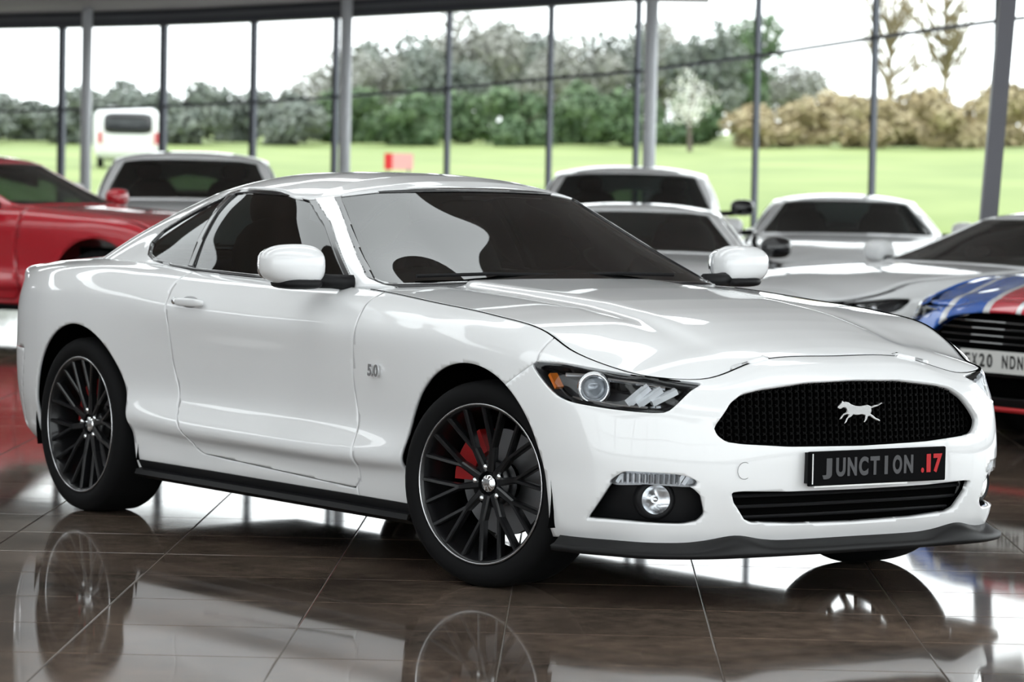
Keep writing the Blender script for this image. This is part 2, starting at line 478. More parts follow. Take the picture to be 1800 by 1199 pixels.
for X in sx:
    for ins, up in ((-.35, .20), (.5, .20), (1.5, .26), (4.0, None), (6.5, None)):
        p_ = facp(X, ins); V.append((p_[0], p_[1], BZ(X)+up if up is not None else roof_z(*p_)-.01))
for i in range(len(sx)-1):
    for j in range(4): F.append((i*5+j, i*5+j+1, (i+1)*5+j+1, (i+1)*5+j))
part('soffit', (V, F), mat('soffit_grey', (.36, .34, .33), .7), ceil)
mbg = MB()
for V4 in gl: mbg.add(V4, [(3, 2, 1, 0)])
tag(mbg.done('added_rooflight_panes', PANE, ceil), kind='stuff')
# glass back wall: mullions, transoms, panes, beam, columns
MULL = mat('mullion_grey', (.11, .12, .14), .4, metal=.3)
BEAMM = mat('beam_dark', (.060, .065, .078), .45)
COLM = mat('column_white', (.62, .64, .67), .4)
TRZ = lambda X: 1.407+FDK(X)*(-1.407+np.interp(X, [-420, 161, 449, 759, 963, 1163, 1295, 1541, 1730, 2300], [1.80, 1.93, 2.01, 2.13, 2.23, 2.30, 2.38, 2.52, 2.60, 2.70]))
wi = 1; ti = 1
def wallbar(a, b, w_, h_): return MB().bar(a, b, w_, h_)
for X in FACX:
    p = facp(X); q = facp(X+20); d = (q-p)/np.linalg.norm(q-p)
    mw = float(np.interp(X, [100, 285, 443, 587, 785, 1400, 1748], [.085, .085, .07, .055, .040, .036, .045]))
    mw *= 1.15; BEAMZ = BZ(X)
    struct(MB().box((p[0], p[1], BEAMZ/2), (mw, .06, BEAMZ), rz=math.atan2(d[1], d[0])).done('trim_%d' % ti, MULL)); ti += 1
for X0, X1 in zip(FACX[:-1], FACX[1:]):
    p, q = facp(X0), facp(X1); z0, z1 = TRZ(X0), TRZ(X1)
    wn = struct(wallbar((*p, z0), (*q, z1), .05, .032).done('window_%d' % wi, MULL)); wi += 1
    part('pane', ([(*p, .05), (*q, .05), (*q, z1), (*p, z0)], [(0, 1, 2, 3)]), PANE, wn, smooth=False)
    part('pane', ([(*p, z0), (*q, z1), (*q, BZ(X1)), (*p, BZ(X0))], [(0, 1, 2, 3)]), PANE, wn, smooth=False)
    wallbar((*p, .03), (*q, .03), .10, .06).done('sill', MULL, wn)
xs = list(range(-420, 2331, 110))
for k, (ins, z_, hh, mt_) in enumerate(((.10, .045, .09, BEAMM), (.16, .115, .055, mat('beam_mid', (.16, .165, .18), .5)), (.22, .165, .05, BEAMM))):
    mb = MB()
    for a, b in zip(xs[:-1], xs[1:]):
        mb.bar((*facp(a, ins), BZ(a)+z_), (*facp(b, ins), BZ(b)+z_), .2, hh)
    struct(mb.done('trim_%d' % ti, mt_)); ti += 1
for X, w_, lean, dz in ((150, .062, 0, .9), (605, .062, 0, .9), (1140, .062, 0, .9)):
    p = facp(X, dz)
    struct(MB().tube([(*p, 0), (*p, 3.5)], w_*1.12, 16).done('trim_%d' % ti, COLM, smooth=True)); ti += 1
p = facp(1748, 9.0)
d2 = RGT[:2]/np.linalg.norm(RGT[:2])
struct(MB().bar((*(p-d2*.10), 0), (*(p+d2*.12), 3.6), .115, .115).done('trim_%d' % ti, mat('column_dark', (.13, .13, .15), .4))); ti += 1
# tall glazing on the other sides of the room
WALLM = mat('wall_paint', (.30, .30, .31), .7)
for k_, nm in ((0, 'wall_left'), (1, 'wall_left_front'), (2, 'wall_front')):  # unseen sides closed with solid walls to keep light off the coupe's flank
    a, b = ROOM[k_], ROOM[k_+1]
    struct(part(nm, ([(*a, 0), (*b, 0), (*b, zr[k_+1]), (*a, zr[k_])], [(0, 1, 2, 3)]), WALLM, None, smooth=False, solid=.2))
for (p, q), (za, zb) in list(zip(zip(ROOM[:-1], ROOM[1:]), zip(zr[:-1], zr[1:])))[3:]:
    p = np.array(p); q = np.array(q); L = np.linalg.norm(q-p); n_ = max(1, int(round(L/3.6)))
    for k in range(n_):
        a = p+(q-p)*k/n_; b = p+(q-p)*(k+1)/n_; h0 = za+(zb-za)*k/n_; h1 = za+(zb-za)*(k+1)/n_
        wn = struct(MB().bar((*a, 3.0), (*b, 3.0), .08, .10).done('window_%d' % wi, MULL)); wi += 1
        part('pane', ([(*a, .05), (*b, .05), (*b, h1), (*a, h0)], [(0, 1, 2, 3)]), PANE, wn, smooth=False)
        MB().bar((*a, 0), (*a, h0), .12, .18).done('mullion', MULL, wn)
        MB().bar((*a, .05), (*b, .05), .12, .10).done('sill', MULL, wn)

# ------------------------------------------------------------------ outside
PAVE = mat('asphalt', (.20, .20, .20), .85, noise=(.7, (.27, .265, .26), 4))
V = [(0, 0, -.14)]; F = []
for k in range(48): V.append((320*math.cos(2*math.pi*k/48), 320*math.sin(2*math.pi*k/48), -.14))
for k in range(48): F.append((0, k+1, (k+1) % 48+1))
struct(part('pavement', (V, F), PAVE, None, smooth=False))
GRASS = mat('mown_grass', (.155, .215, .055), .8, noise=(.35, (.225, .285, .085), 6))
LZ = lambda d, X: float(np.interp(d, [52, 55, 62, 84, 120], [-.15, .55, 1.10, 1.85+.0002*(X-900), 2.6]))
V = []; F = []; DX = list(range(-900, 2701, 90)); DD = [52, 52.7, 53.4, 54.2, 55, 58, 62, 68, 75, 84, 95, 120]
for X in DX:
    for d in DD:
        p = at(X, 300, d); V.append((p[0], p[1], LZ(d, X)))
for i in range(len(DX)-1):
    for j in range(len(DD)-1): F.append((i*len(DD)+j, (i+1)*len(DD)+j, (i+1)*len(DD)+j+1, i*len(DD)+j+1))
struct(part('lawn', (V, F), GRASS, None))
# foliage
def leafy(name, n, leaf, seed, shape='bush'):
    rng = np.random.RandomState(seed); V = []; F = []
    k = 14; cl = rng.uniform(-1, 1, (k*5, 3)); cl = cl[(cl**2).sum(1) < 1][:k]*np.array((.72, .72, .62))
    for i in range(n):
        c = cl[i % len(cl)]; v = rng.normal(size=3); v /= np.linalg.norm(v); p = c+v*(.22+.20*rng.rand())
        p[2] = max(p[2], -.95)
        a = rng.normal(size=3); a /= np.linalg.norm(a); b = np.cross(a, v+.01); b /= np.linalg.norm(b); s_ = leaf*(.6+.8*rng.rand())
        o = len(V); V += [p-a*s_, p+b*s_*.55, p+a*s_, p-b*s_*.55]; F.append((o, o+1, o+2, o+3))
    return mesh_of(name, V, F, False)
LEAFM = {
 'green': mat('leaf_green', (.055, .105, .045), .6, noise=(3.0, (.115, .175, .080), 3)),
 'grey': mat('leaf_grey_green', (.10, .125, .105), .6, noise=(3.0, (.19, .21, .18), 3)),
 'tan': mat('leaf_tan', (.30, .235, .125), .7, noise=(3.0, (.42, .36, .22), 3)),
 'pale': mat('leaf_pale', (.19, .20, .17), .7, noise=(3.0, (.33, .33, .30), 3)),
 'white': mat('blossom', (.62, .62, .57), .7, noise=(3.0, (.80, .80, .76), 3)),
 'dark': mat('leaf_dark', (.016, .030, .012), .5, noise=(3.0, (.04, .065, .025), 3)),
}
BARK = mat('bark', (.11, .09, .075), .85)
_lm = {}
def plant(name, label, cat, X, Ytop, d, wpx, col, group=None, n=4200, leaf=.085, zbase=None, trunk=True, seed=1, ybot=None):
    """a bush or tree standing on the lawn at distance d; crown wpx wide in the photograph"""
    p = at(X, 300, d); zb = LZ(d, X) if zbase is None else zbase
    zt = at(X, Ytop, d)[2]; H = max(zt-zb, .4); W_ = wpx*d/FPX
    t = thing(name, label, cat, (p[0], p[1], zb), random.uniform(0, 6), group)
    key = (col, seed % 3, n)
    if key not in _lm:
        _lm[key] = leafy('crown', n, leaf, seed % 3+11*len(col)); _lm[key].materials.append(LEAFM[col])
    c0 = -.12 if ybot is None else ybot
    cr = obj('crown', _lm[key], None, t, loc=(0, 0, H*(c0+(1-c0)/2)), ); cr.scale = (W_/2/.86, W_/2/.86, H*(1-c0)/2/.84)
    if trunk:
        mb = MB().tube([(0, 0, -.1), (.02*H, 0, H*.35), (0, .02*H, H*.7)], [.035*H, .028*H, .012*H], 8)
        for a in range(5):
            mb.tube([(0, 0, H*(.3+.08*a)), (W_*.3*math.cos(a*1.3), W_*.3*math.sin(a*1.3), H*(.55+.07*a))], [.014*H, .006*H], 6)
        mb.done('trunk', BARK, t)
    return t
hed = []
rng = random.Random(4)
for k, X in enumerate(range(-60, 1260, 97)):
    lft = X < 560
    plant('hedge_bush', 'bushy %s shrub in the hedge beyond the lawn, %s in line from the left' % ('grey-green' if lft else 'mid-green', ['first', 'second', 'third', 'fourth', 'fifth', 'sixth', 'seventh', 'eighth', 'ninth', 'tenth', 'eleventh', 'twelfth', 'thirteenth', 'fourteenth', 'fifteenth'][k]),
          'shrub', X+rng.randint(-3, 3), (150 if lft else 158)+rng.randint(-14, 10), (84.0, 87.6)[k % 2], 138, 'grey' if lft else 'green', 'hedge shrubs beyond the lawn', seed=k)
for k, X in enumerate((1345, 1425, 1505, 1590, 1670, 1760)):
    plant('dry_hedge_bush', 'tan dry-leaved hedge shrub behind the lawn, %s from the left' % ['first', 'second', 'third', 'fourth', 'fifth', 'sixth'][k], 'shrub',
          X, (178, 160, 168, 150, 158, 146)[k], (84.0, 87.6)[k % 2], 135, 'tan', 'tan hedge shrubs at the right', seed=k)
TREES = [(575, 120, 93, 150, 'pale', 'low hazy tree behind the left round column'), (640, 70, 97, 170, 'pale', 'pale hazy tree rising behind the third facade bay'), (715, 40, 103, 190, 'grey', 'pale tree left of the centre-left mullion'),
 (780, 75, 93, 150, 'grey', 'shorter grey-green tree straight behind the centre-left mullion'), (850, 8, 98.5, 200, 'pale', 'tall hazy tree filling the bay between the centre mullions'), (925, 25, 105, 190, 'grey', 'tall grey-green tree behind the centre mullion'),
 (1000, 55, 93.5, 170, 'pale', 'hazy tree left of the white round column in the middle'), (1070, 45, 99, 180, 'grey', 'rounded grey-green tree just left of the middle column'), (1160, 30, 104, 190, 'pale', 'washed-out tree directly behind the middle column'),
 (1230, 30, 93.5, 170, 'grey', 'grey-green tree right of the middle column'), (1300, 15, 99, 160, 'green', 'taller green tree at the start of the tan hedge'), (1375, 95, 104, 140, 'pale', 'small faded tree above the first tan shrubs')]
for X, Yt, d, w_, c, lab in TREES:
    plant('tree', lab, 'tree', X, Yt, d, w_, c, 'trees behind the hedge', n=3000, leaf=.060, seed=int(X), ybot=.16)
plant('blossom_tree', 'small tree with white blossom in front of the green hedge', 'tree', 1212, 118, 80.5, 95, 'white', n=520, leaf=.06, seed=2, ybot=.3)
def bare_tree(label, X, Ytop, d, wpx, seed, col):
    p = at(X, 300, d); zb = LZ(d, X); H = at(X, Ytop, d)[2]-zb; W_ = wpx*d/FPX; rg = random.Random(seed)
    t = thing('bare_tree', label, 'tree', (p[0], p[1], zb), 0, 'bare trees at the right')
    MB().tube([(0, 0, -.1), (.03, .02, H*.3), (0, .05, H*.55), (.05, 0, H*.95)], [.09, .075, .05, .012], 8).done('trunk', col, t)
    mb = MB()
    for k in range(38):
        z0 = H*rg.uniform(.22, .7); a = rg.uniform(0, 6.28); r_ = W_*.5*rg.uniform(.4, 1)
        e = (r_*math.cos(a), r_*math.sin(a), z0+H*rg.uniform(.15, .34)); m_ = (e[0]*.5, e[1]*.5, z0+(e[2]-z0)*.38)
        mb.tube([(0, 0, z0), m_, e], [.05, .034, .016], 5, cap=False)
        for q in range(3):
            f = rg.uniform(.45, .9); s_ = tuple(e[i]*f if i < 2 else z0+(e[2]-z0)*f for i in range(3))
            mb.tube([s_, (s_[0]+rg.uniform(-.3, .3), s_[1]+rg.uniform(-.3, .3), s_[2]+rg.uniform(.1, .45))], [.024, .012], 4, cap=False)
    mb.done('branches', col, t)
TWIG = mat('pale_twig', (.24, .20, .12), .8)
bare_tree('leafless tree with yellowish twigs left of the dark column', 1560, -60, 90, 170, 3, TWIG)
bare_tree('leafless pale tree with fine branches nearest the dark column', 1655, -90, 92, 190, 5, TWIG)
# white van parked on the far side and a red and white board on the grass
vp = at(222, 300, 66)
van = thing('delivery_van', 'white van parked outside beyond the left windows', 'van', (vp[0], vp[1], LZ(66, 222)), YAW+R(8))
WV = mat('van_white', (.75, .76, .77), .4)
V, F = superell((0, 0, .62), (.85, .62, .52), 5, 32, 16); part('body', (V, F), WV, van)
V, F = superell((-.84, 0, .82), (.03, .46, .20), 5, 24, 10); part('rear_glass', (V, F), GLOSSB, van)
for s_ in (-1, 1):
    MB().box((-.85, .53*s_, .55), (.04, .07, .22)).done('tail_lamp', REDL, van)
    MB().lathe([(.0, -.06), (.15, -.06), (.15, .06), (0, .06)], 20, c=(-.45, .5*s_, .13)).done('wheel', RUBBER, van)
sp = at(700, 284, 60); zs = sp[2]-.25
sg = thing('sign_board', 'small red and white notice board on the lawn', 'sign', (sp[0], sp[1], zs), YAW-math.pi/2)
for x_ in (-.18, .18): MB().box((x_, 0, -.14), (.03, .03, .56)).done('post', MULL, sg)
MB().box((.08, 0, .25), (.36, .03, .28)).done('white_panel', mat('sign_pink', (.62, .30, .30), .5), sg)
MB().box((-.17, 0, .25), (.14, .031, .28)).done('red_panel', REDP, sg)
# ------------------------------------------------------------------ wheels (axle along y, outer face at -y)
def make_wheel(name, parent, rad=.345, width=.245, rimr=.266, detail=True, spokes=10, rim_mat=None, loc=(0, 0, 0), rotz=0, caliper=None):
    rim_mat = rim_mat or RIMM; h = width/2
    prof = [(rimr-.004, -h*.90), (rimr+.012, -h*1.0), (rimr+.03, -h*1.04), (rad-.03, -h*1.03), (rad-.010, -h*.93), (rad-.002, -h*.78),
            (rad, -h*.5), (rad, h*.5), (rad-.002, h*.78), (rad-.010, h*.93), (rad-.03, h*1.03), (rimr+.02, h), (rimr-.004, h*.9)]
    wh = MB().lathe(prof, 64 if detail else 32, close=True).done(name, RUBBER, parent, smooth=True, loc=loc, rot=(0, 0, rotz))
    rp = [(rimr-.002, -h*.90), (rimr+.004, -h*.96), (rimr-.004, -h*.98), (rimr-.012, -h*.9), (rimr-.020, -h*.6), (rimr-.035, -h*.1), (rimr-.035, h*.8), (rimr-.002, h*.88)]
    if detail: MB().lathe([(rimr+.001, -h*.93), (rimr+.005, -h*.985), (rimr-.002, -h*1.0), (rimr-.004, -h*.96)], 72, close=True).done('rim_lip', mat('machined_lip', (.50, .50, .51), .25, metal=1), wh, smooth=True)
    MB().lathe(rp, 64 if detail else 32, close=True).done('rim', rim_mat, wh, smooth=True)
    yh, yr = -h*.60, -h*.88
    if detail:
        mb = MB()
        def P(r, a, y): return (r*math.cos(a), y, r*math.sin(a))
        def arm(m_, r0, a0, w0, r1, a1, w1, y0, y1, th=.022):
            p, q = np.array(P(r0, a0, y0)), np.array(P(r1, a1, y1)); d = q-p; d /= np.linalg.norm(d)
            n = np.cross(d, (0, 1, 0)); n /= np.linalg.norm(n)
            V = [p-n*w0, p+n*w0, q+n*w1, q-n*w1]; V2 = [v*1.0 for v in V]
            k = (0, th, 0); W = [v+np.array(k) for v in V]
            c0 = [v*1 for v in V]
            # chamfered front: narrow face proud of the body of the arm
            N = [p-n*w0*.55, p+n*w0*.55, q+n*w1*.55, q-n*w1*.55]; N = [v+np.array((0, -.006, 0)) for v in N]
            m_.add(N+V+W, [(0, 1, 2, 3), (4, 5, 1, 0), (5, 6, 2, 1), (6, 7, 3, 2), (7, 4, 0, 3), (8, 9, 5, 4), (9, 10, 6, 5), (10, 11, 7, 6), (11, 8, 4, 7), (11, 10, 9, 8)])
        for k in range(spokes):
            a = 2*math.pi*k/spokes+.16; mb = MB()
            arm(mb, .040, a, .014, .125, a, .011, yh, yh-.008)
            arm(mb, .118, a, .008, rimr-.010, a+.155, .008, yh-.007, yr)
            arm(mb, .118, a, .008, rimr-.010, a-.155, .008, yh-.007, yr)
            o = mb.done('spoke', rim_mat, wh)
        MB().lathe([(0, yh+.006), (.030, yh+.004), (.034, yh+.010), (.075, yh+.006), (.082, yh+.016), (.082, yh+.05), (0, yh+.05)], 40).done('hub', rim_mat, wh, smooth=True)
        MB().lathe([(0, yh-.006), (.026, yh-.005), (.031, yh), (.031, yh+.008)], 32).done('centre_cap', CHROME, wh, smooth=True)
        for k in range(5):
            a = 2*math.pi*k/5+.5
            MB().lathe([(0, yh-.012), (.007, yh-.011), (.010, yh-.006), (.010, yh+.012)], 12, c=(.056*math.cos(a), 0, .056*math.sin(a))).done('lug_nut', CHROME, wh, smooth=True)
        MB().lathe([(.07, .010), (.178, .010), (.178, .036), (.07, .036)], 48, close=True).done('brake_disc', STEEL, wh, smooth=False)
        ca = MB(); n = 8
        for k in range(n):
            a0 = R(118)+R(62)*k/n; a1 = R(118)+R(62)*(k+1)/n
            V = [(r*math.cos(a), y, r*math.sin(a)) for a in (a0, a1) for r in (.115, .195) for y in (-.018, .06)]
            ca.add(V, [(0, 1, 3, 2), (4, 6, 7, 5), (0, 4, 5, 1), (2, 3, 7, 6), (0, 2, 6, 4), (1, 5, 7, 3)])
        ca.done('brake_caliper', caliper or CALIPER, wh)
    else:
        MB().lathe([(.03, yh), (.07, yh), (.075, yh+.03), (.03, yh+.03)], 20, close=True).done('hub', rim_mat, wh)
        for k in range(5):
            a = 2*math.pi*k/5; c, s_ = math.cos(a), math.sin(a)
            MB().bar((.03*c, yh, .03*s_), ((rimr-.015)*c, yr, (rimr-.015)*s_), .05, .03, up=(0, 1, 0)).done('spoke', rim_mat, wh)
        MB().lathe([(0, .02), (rimr-.04, .02)], 24).done('inner_disc', DARK, wh)
    return wh

# ------------------------------------------------------------------ the white coupe (front axle at the origin, nose to +x)
def grid_normals(G):
    du = np.gradient(G, axis=0); dv = np.gradient(G, axis=1)
    n = np.cross(du, dv); n /= np.maximum(np.linalg.norm(n, axis=2, keepdims=True), 1e-9); return n
# outlines of openings and panels, shared by all the cars
# -- implicit outlines
def arch(xc, r, zc=.345):
    return lambda V: np.where(np.abs(V[:, 1]) > .45, np.hypot(V[:, 0]-xc, V[:, 2]-zc)-r, 9.)
sym = lambda half: [(y, z) for y, z in half]+[(-y, z) for y, z in half[::-1] if abs(y) > 1e-6]
GR = sym([(0, .727), (.20, .722), (.38, .703), (.45, .690), (.50, .662), (.545, .612), (.569, .584), (.562, .560), (.535, .538), (.48, .530), (.30, .518), (0, .513)])
LG = sym([(0, .372), (.30, .374), (.48, .380), (.515, .376), (.505, .345), (.455, .285), (.42, .272), (.25, .262), (0, .257)])
HL = smooth_poly([(.590, .762), (.50, .772), (.40, .770), (.163, .749), (-.02, .737), (-.165, .725), (-.207, .719), (-.160, .695), (-.085, .640), (-.03, .627), (.121, .630), (.282, .640), (.414, .655), (.500, .690)], 4)
FG = [(.302, .277), (.262, .315), (.185, .397), (.133, .405), (-.185, .396), (-.226, .366), (-.243, .305), (-.215, .282), (-.147, .272), (.111, .276)]
TL = smooth_poly([(.188, .396), (.133, .434), (.075, .440), (-.124, .434), (-.207, .414), (-.185, .395), (0, .399)], 4)
azf = lambda V: np.stack([np.abs(V[:, 1])-V[:, 0], V[:, 2]], 1)
def az(poly): return lambda V: np.where((V[:, 0] > .2), poly_sd(poly, azf(V)), 9.)
def yz(poly): return lambda V: np.where((V[:, 0] > .55), poly_sd(poly, V[:, 1:3]), 9.)
DOOR = [(-.76, 1.2), (-.70, .97), (-.692, .84), (-.718, .71), (-.735, .618), (-.715, .47), (-.700, .375), (-.715, .300), (-.76, .262), (-1.80, .300), (-1.85, .318), (-1.975, .473), (-2.01, .634), (-2.0, .773), (-2.03, .90), (-2.06, 1.2)]
def xz(poly, side=0): 
    return lambda V: np.where((np.abs(V[:, 1]) > .4) & (V[:, 0] < .2), poly_sd(poly, V[:, [0, 2]]), 9.)
seamx = lambda V: np.where(np.abs(V[:, 1]) > .5, V[:, 0]-(.201+np.clip(V[:, 2]-.684, -.1, .085)*1.59), V[:, 0]-.2)
neg = lambda f: (lambda V: -f(V))
off = lambda f, e: (lambda V: f(V)-e)
_w = [(0, .992), (.40, .988), (.62, .982), (.735, .984), (.712, 1.03), (.640, 1.13), (.572, 1.225), (.533, 1.280), (.48, 1.293), (.30, 1.302), (0, 1.307)]
WSP = smooth_poly(_w+[(-y, z) for y, z in _w[-2:0:-1]], 3)
fws = lambda V: np.where(V[:, 0] > -1.62, np.where(np.abs(V[:, 1]) < .80, poly_sd(WSP, V[:, 1:3]), 9.), 9.)
# the side glass starts behind the pillar: keep the windscreen test to the front face only
fws2 = lambda V: np.where(V[:, 0] > (-.875-(V[:, 2]-.965)*2.0), fws(V), 9.)
DG = [(-.985, .984), (-1.13, 1.06), (-1.33, 1.170), (-1.525, 1.258), (-1.62, 1.274), (-1.80, 1.280), (-1.98, 1.281), (-2.06, 1.275), (-2.085, 1.20), (-2.075, 1.10), (-2.06, 1.0), (-2.06, .990), (-1.6, .982)]
QG = [(-2.105, .993), (-2.12, 1.10), (-2.125, 1.19), (-2.12, 1.262), (-2.25, 1.222), (-2.40, 1.166), (-2.50, 1.118), (-2.525, 1.075), (-2.48, 1.035), (-2.40, 1.015), (-2.25, 1.0)]
RW = smooth_poly([(0, 1.035), (.40, 1.035), (.50, 1.05), (.47, 1.14), (.42, 1.24), (.39, 1.275), (.2, 1.29), (0, 1.293), (-.2, 1.29), (-.39, 1.275), (-.42, 1.24), (-.47, 1.14), (-.50, 1.05), (-.40, 1.035)], 3)
frw = lambda V: np.where((V[:, 0] < -2.40), poly_sd(RW, V[:, 1:3]), 9.)
side = lambda P: (lambda V: np.where((np.abs(V[:, 1]) > .52) & (V[:, 0] < -.95), poly_sd(P, V[:, [0, 2]]), 9.))
BPL = [(-2.04, .988), (-2.055, 1.10), (-2.065, 1.20), (-2.045, 1.277), (-2.135, 1.262), (-2.145, 1.19), (-2.14, 1.10), (-2.125, .994)]
fdg, fqg, fbp = side(DG), side(QG), side(BPL)
def build_coupe():
    car = thing('sports_coupe', 'large white fastback sports coupe with black grille in the foreground, nose to the right', 'car')
    NU, NV = 330, 76
    G = ring_grid(COUPE, NU, NV); nu, nv, _ = G.shape
    N = grid_normals(G)
    mid = G[nu//2, nv//2]
    if N[nu//2, nv//2][0] < 0: N = -N; flip = True
    else: flip = False
    V0 = G.reshape(-1, 3); F0 = [tuple(f) for f in grid_faces(nu, nv, flip)]
    g = .0022
    afr, arr = arch(0, .402), arch(-2.72, .400)
    skirt = lambda V: np.where((V[:, 0] > -2.33) & (V[:, 0] < -.38), V[:, 2]-.236, .5)
    Bd = clip_all((V0, F0), afr, arr)
    # bumper
    bump_ = clip_all(Bd, off(seamx, g), yz(GR), yz(LG), az(HL), az(FG), az(TL))
    part('front_bumper', bump_, PAINT, car, solid=.022)
    rest = clip_all(Bd, off(neg(seamx), g))
    body = clip_all(rest, off(skirt, .001))
    fend = clip_all(body, off(xz(DOOR), g), lambda V: V[:, 0]+.742)
    for sgn, nm in ((-1, 'front_wing'), (1, 'front_wing')):
        part(nm, clip_all(fend, lambda V, s=sgn: V[:, 1]*s), PAINT, car, solid=.012)
    quar = clip_all(body, off(xz(DOOR), g), lambda V: -.742-V[:, 0])
    rbs = lambda V: np.maximum(V[:, 0]+3.25+(.62-V[:, 2])*.35, V[:, 2]-.62)
    part('rear_quarter', clip_all(quar, off(rbs, g)), PAINT, car, solid=.012)
    part('rear_bumper', clip_all(quar, off(neg(rbs), g)), PAINT, car, solid=.012)
    for sgn in (-1, 1):
        d = part('door', clip_all(body, off(neg(xz(DOOR)), g), lambda V, s=sgn: V[:, 1]*s), PAINT, car, solid=.014)
        # handle bar and its recess cup
        hx, hz = -1.83, .868
        V, F = superell((hx, sgn*.953, hz), (.105, .014, .015), 3.2, 24, 12)
        part('handle', (V, F), PAINT, d)
        V, F = superell((hx-.02, sgn*.934, hz-.004), (.06, .010, .026), 2.4, 20, 10)
        part('handle_cup', (V, F), mat('cup_grey', (.30, .30, .31), .3, coat=.5), d)
        V, F = superell((hx-.115, sgn*.949, hz), (.014, .012, .014), 2.2, 16, 10)
        part('key_lock', (V, F), CHROME, d)
    for sgn in (-1, 1):
        part('side_skirt', clip_all(rest, lambda V: -skirt(V)-.001, lambda V, s=sgn: V[:, 1]*s), BLACK, car, solid=.02)
    # skirt blade below
    for sgn in (-1, 1):
        mb = MB(); xs = np.linspace(-2.33, -.42, 14)
        sec = lambda x: [(x, sgn*.868, .205), (x, sgn*(.893+.006*math.sin(x)), .200), (x, sgn*.896, .182), (x, sgn*.84, .160), (x, sgn*.80, .165)]
        V = [p for x in xs for p in sec(x)]; F = [(i*5+j, i*5+j+1, (i+1)*5+j+1, (i+1)*5+j) for i in range(13) for j in range(4)]
        part('skirt_blade', (V, F), BLACK, car, smooth=False)
    # dark inner shell so that gaps and openings look into darkness
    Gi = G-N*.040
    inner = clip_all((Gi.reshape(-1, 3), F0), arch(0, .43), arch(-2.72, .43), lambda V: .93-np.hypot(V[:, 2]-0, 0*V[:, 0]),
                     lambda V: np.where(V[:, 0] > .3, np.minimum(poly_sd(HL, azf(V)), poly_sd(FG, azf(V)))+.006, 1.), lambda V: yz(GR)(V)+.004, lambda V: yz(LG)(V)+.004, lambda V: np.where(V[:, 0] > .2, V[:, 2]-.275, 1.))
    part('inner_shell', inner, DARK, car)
    # bonnet
    kcount = G.shape[0]
    half = G[NU-1:, -1]                                     # left v-top edge from front centre
    ks = np.array([0, .16]); xe = half[:, 0]
    nrow = int(np.argmax(xe < -.80))
    edge = half[:nrow]
    u = np.linspace(0, 1, nrow)
    xs_t = np.array([.755, .748, .760, .690, .568, .43, .28, 0, -.35, -.80])
    ys_t = np.array([0, .30, .55, .72, .765, .825, .84, .85, .84, .82])
    acc = np.concatenate([[0], np.cumsum(np.hypot(np.diff(edge[:, 0]), np.diff(edge[:, 1])))]); acc /= acc[-1]
    tacc = np.concatenate([[0], np.cumsum(np.hypot(np.diff(xs_t), np.diff(ys_t)))]); tacc /= tacc[-1]
    xc = np.interp(acc, tacc, [.755, .738, .705, .635, .535, .42, .28, 0, -.35, -.74])
    zc = np.interp(xc, [-.74, -.35, 0, .28, .40, .515, .615, .695, .738, .755], [.982, .962, .938, .906, .888, .866, .843, .822, .806, .797])
    def dome(x, y):
        a = np.abs(y); fade = np.clip((.70-x)/.5, 0, 1)
        cr = .40+.10*np.clip((x+.7)/1.4, 0, 1)*0+.06*np.clip(-x, 0, .7)
        s1 = 1/(1+np.exp((a-cr)/.012)); return fade*(.014*s1-.006*np.exp(-((a-cr-.05)/.05)**2))
    tg = np.gradient(edge[:, :2], axis=0); tg /= np.maximum(np.linalg.norm(tg, axis=1, keepdims=True), 1e-9)
    e2 = edge.copy(); e2[:, 0] += -tg[:, 1]*.009; e2[:, 1] += tg[:, 0]*.009; e2[0, 1] = 0; e2[:, 1] = np.maximum(e2[:, 1], 0); xc = np.minimum(xc, .746)
    Gb = fill_grid(e2, xc, zc, 70, 2.3, dome)
    s = np.linspace(-1, 1, Gb.shape[1])
    Gb = Gb[1:]
    VF = orient((Gb.reshape(-1, 3), [tuple(f) for f in grid_faces(Gb.shape[0], Gb.shape[1])]), lambda c: np.array((0, 0, 1.)))
    part('bonnet', VF, PAINT, car, solid=.014)
    sl = [p+np.array((-t_[1]*.0045, t_[0]*.0045, -.0030)) for p, t_ in zip(edge, tg)]
    sl = [p*np.array((1, -1, 1)) for p in sl[:0:-2]]+[p for p in sl[::2]]
    MB().tube(sl, .0055, 6).done('bonnet_gap_shade', DARK, car, smooth=True)  # dark tube standing in for the shade in the bonnet shut gap
    part('under_bonnet', (np.array(VF[0])-np.array((0, 0, .035)), VF[1]), DARK, car)  # dark sheet that puts shade below the shut gap
    # rear deck
    k0 = int(np.argmax(xe < -2.80)); dedge = half[k0:]
    dx = dedge[:, 0]; dzc = np.interp(-dx, [2.8, 3.1, 3.45, 3.74], [1.03, 1.022, 1.0, .972])
    Gd = fill_grid(dedge, dx, dzc, 24, 2.2)
    VF = orient((Gd.reshape(-1, 3), [tuple(f) for f in grid_faces(Gd.shape[0], Gd.shape[1])]), lambda c: np.array((0, 0, 1.)))
    part('boot_lid', clip_all(VF, lambda V: -3.0-V[:, 0]), PAINT, car, solid=.014)
    # cowl under the windscreen
    mb = MB()
    for i in range(24):
        y0, y1 = -.70+1.40*i/24, -.70+1.40*(i+1)/24
        f = lambda y: -.745-.11*(abs(y)/.70)**2.4
        mb.add([(f(y0)+.02, y0, .966), (f(y1)+.02, y1, .966), (f(y1)-.12, y1, .972), (f(y0)-.12, y0, .972)], [(0, 1, 2, 3)])
    mb.done('cowl_panel', BLACK, car, solid=.01)
    # -------------------------------------------------- cabin
    NU2, NV2 = 240, 40
    K = ring_grid(CABIN, NU2, NV2); NK = grid_normals(K)
    fl = NK[NU2-1, NV2//2][0] < 0
    if fl: NK = -NK
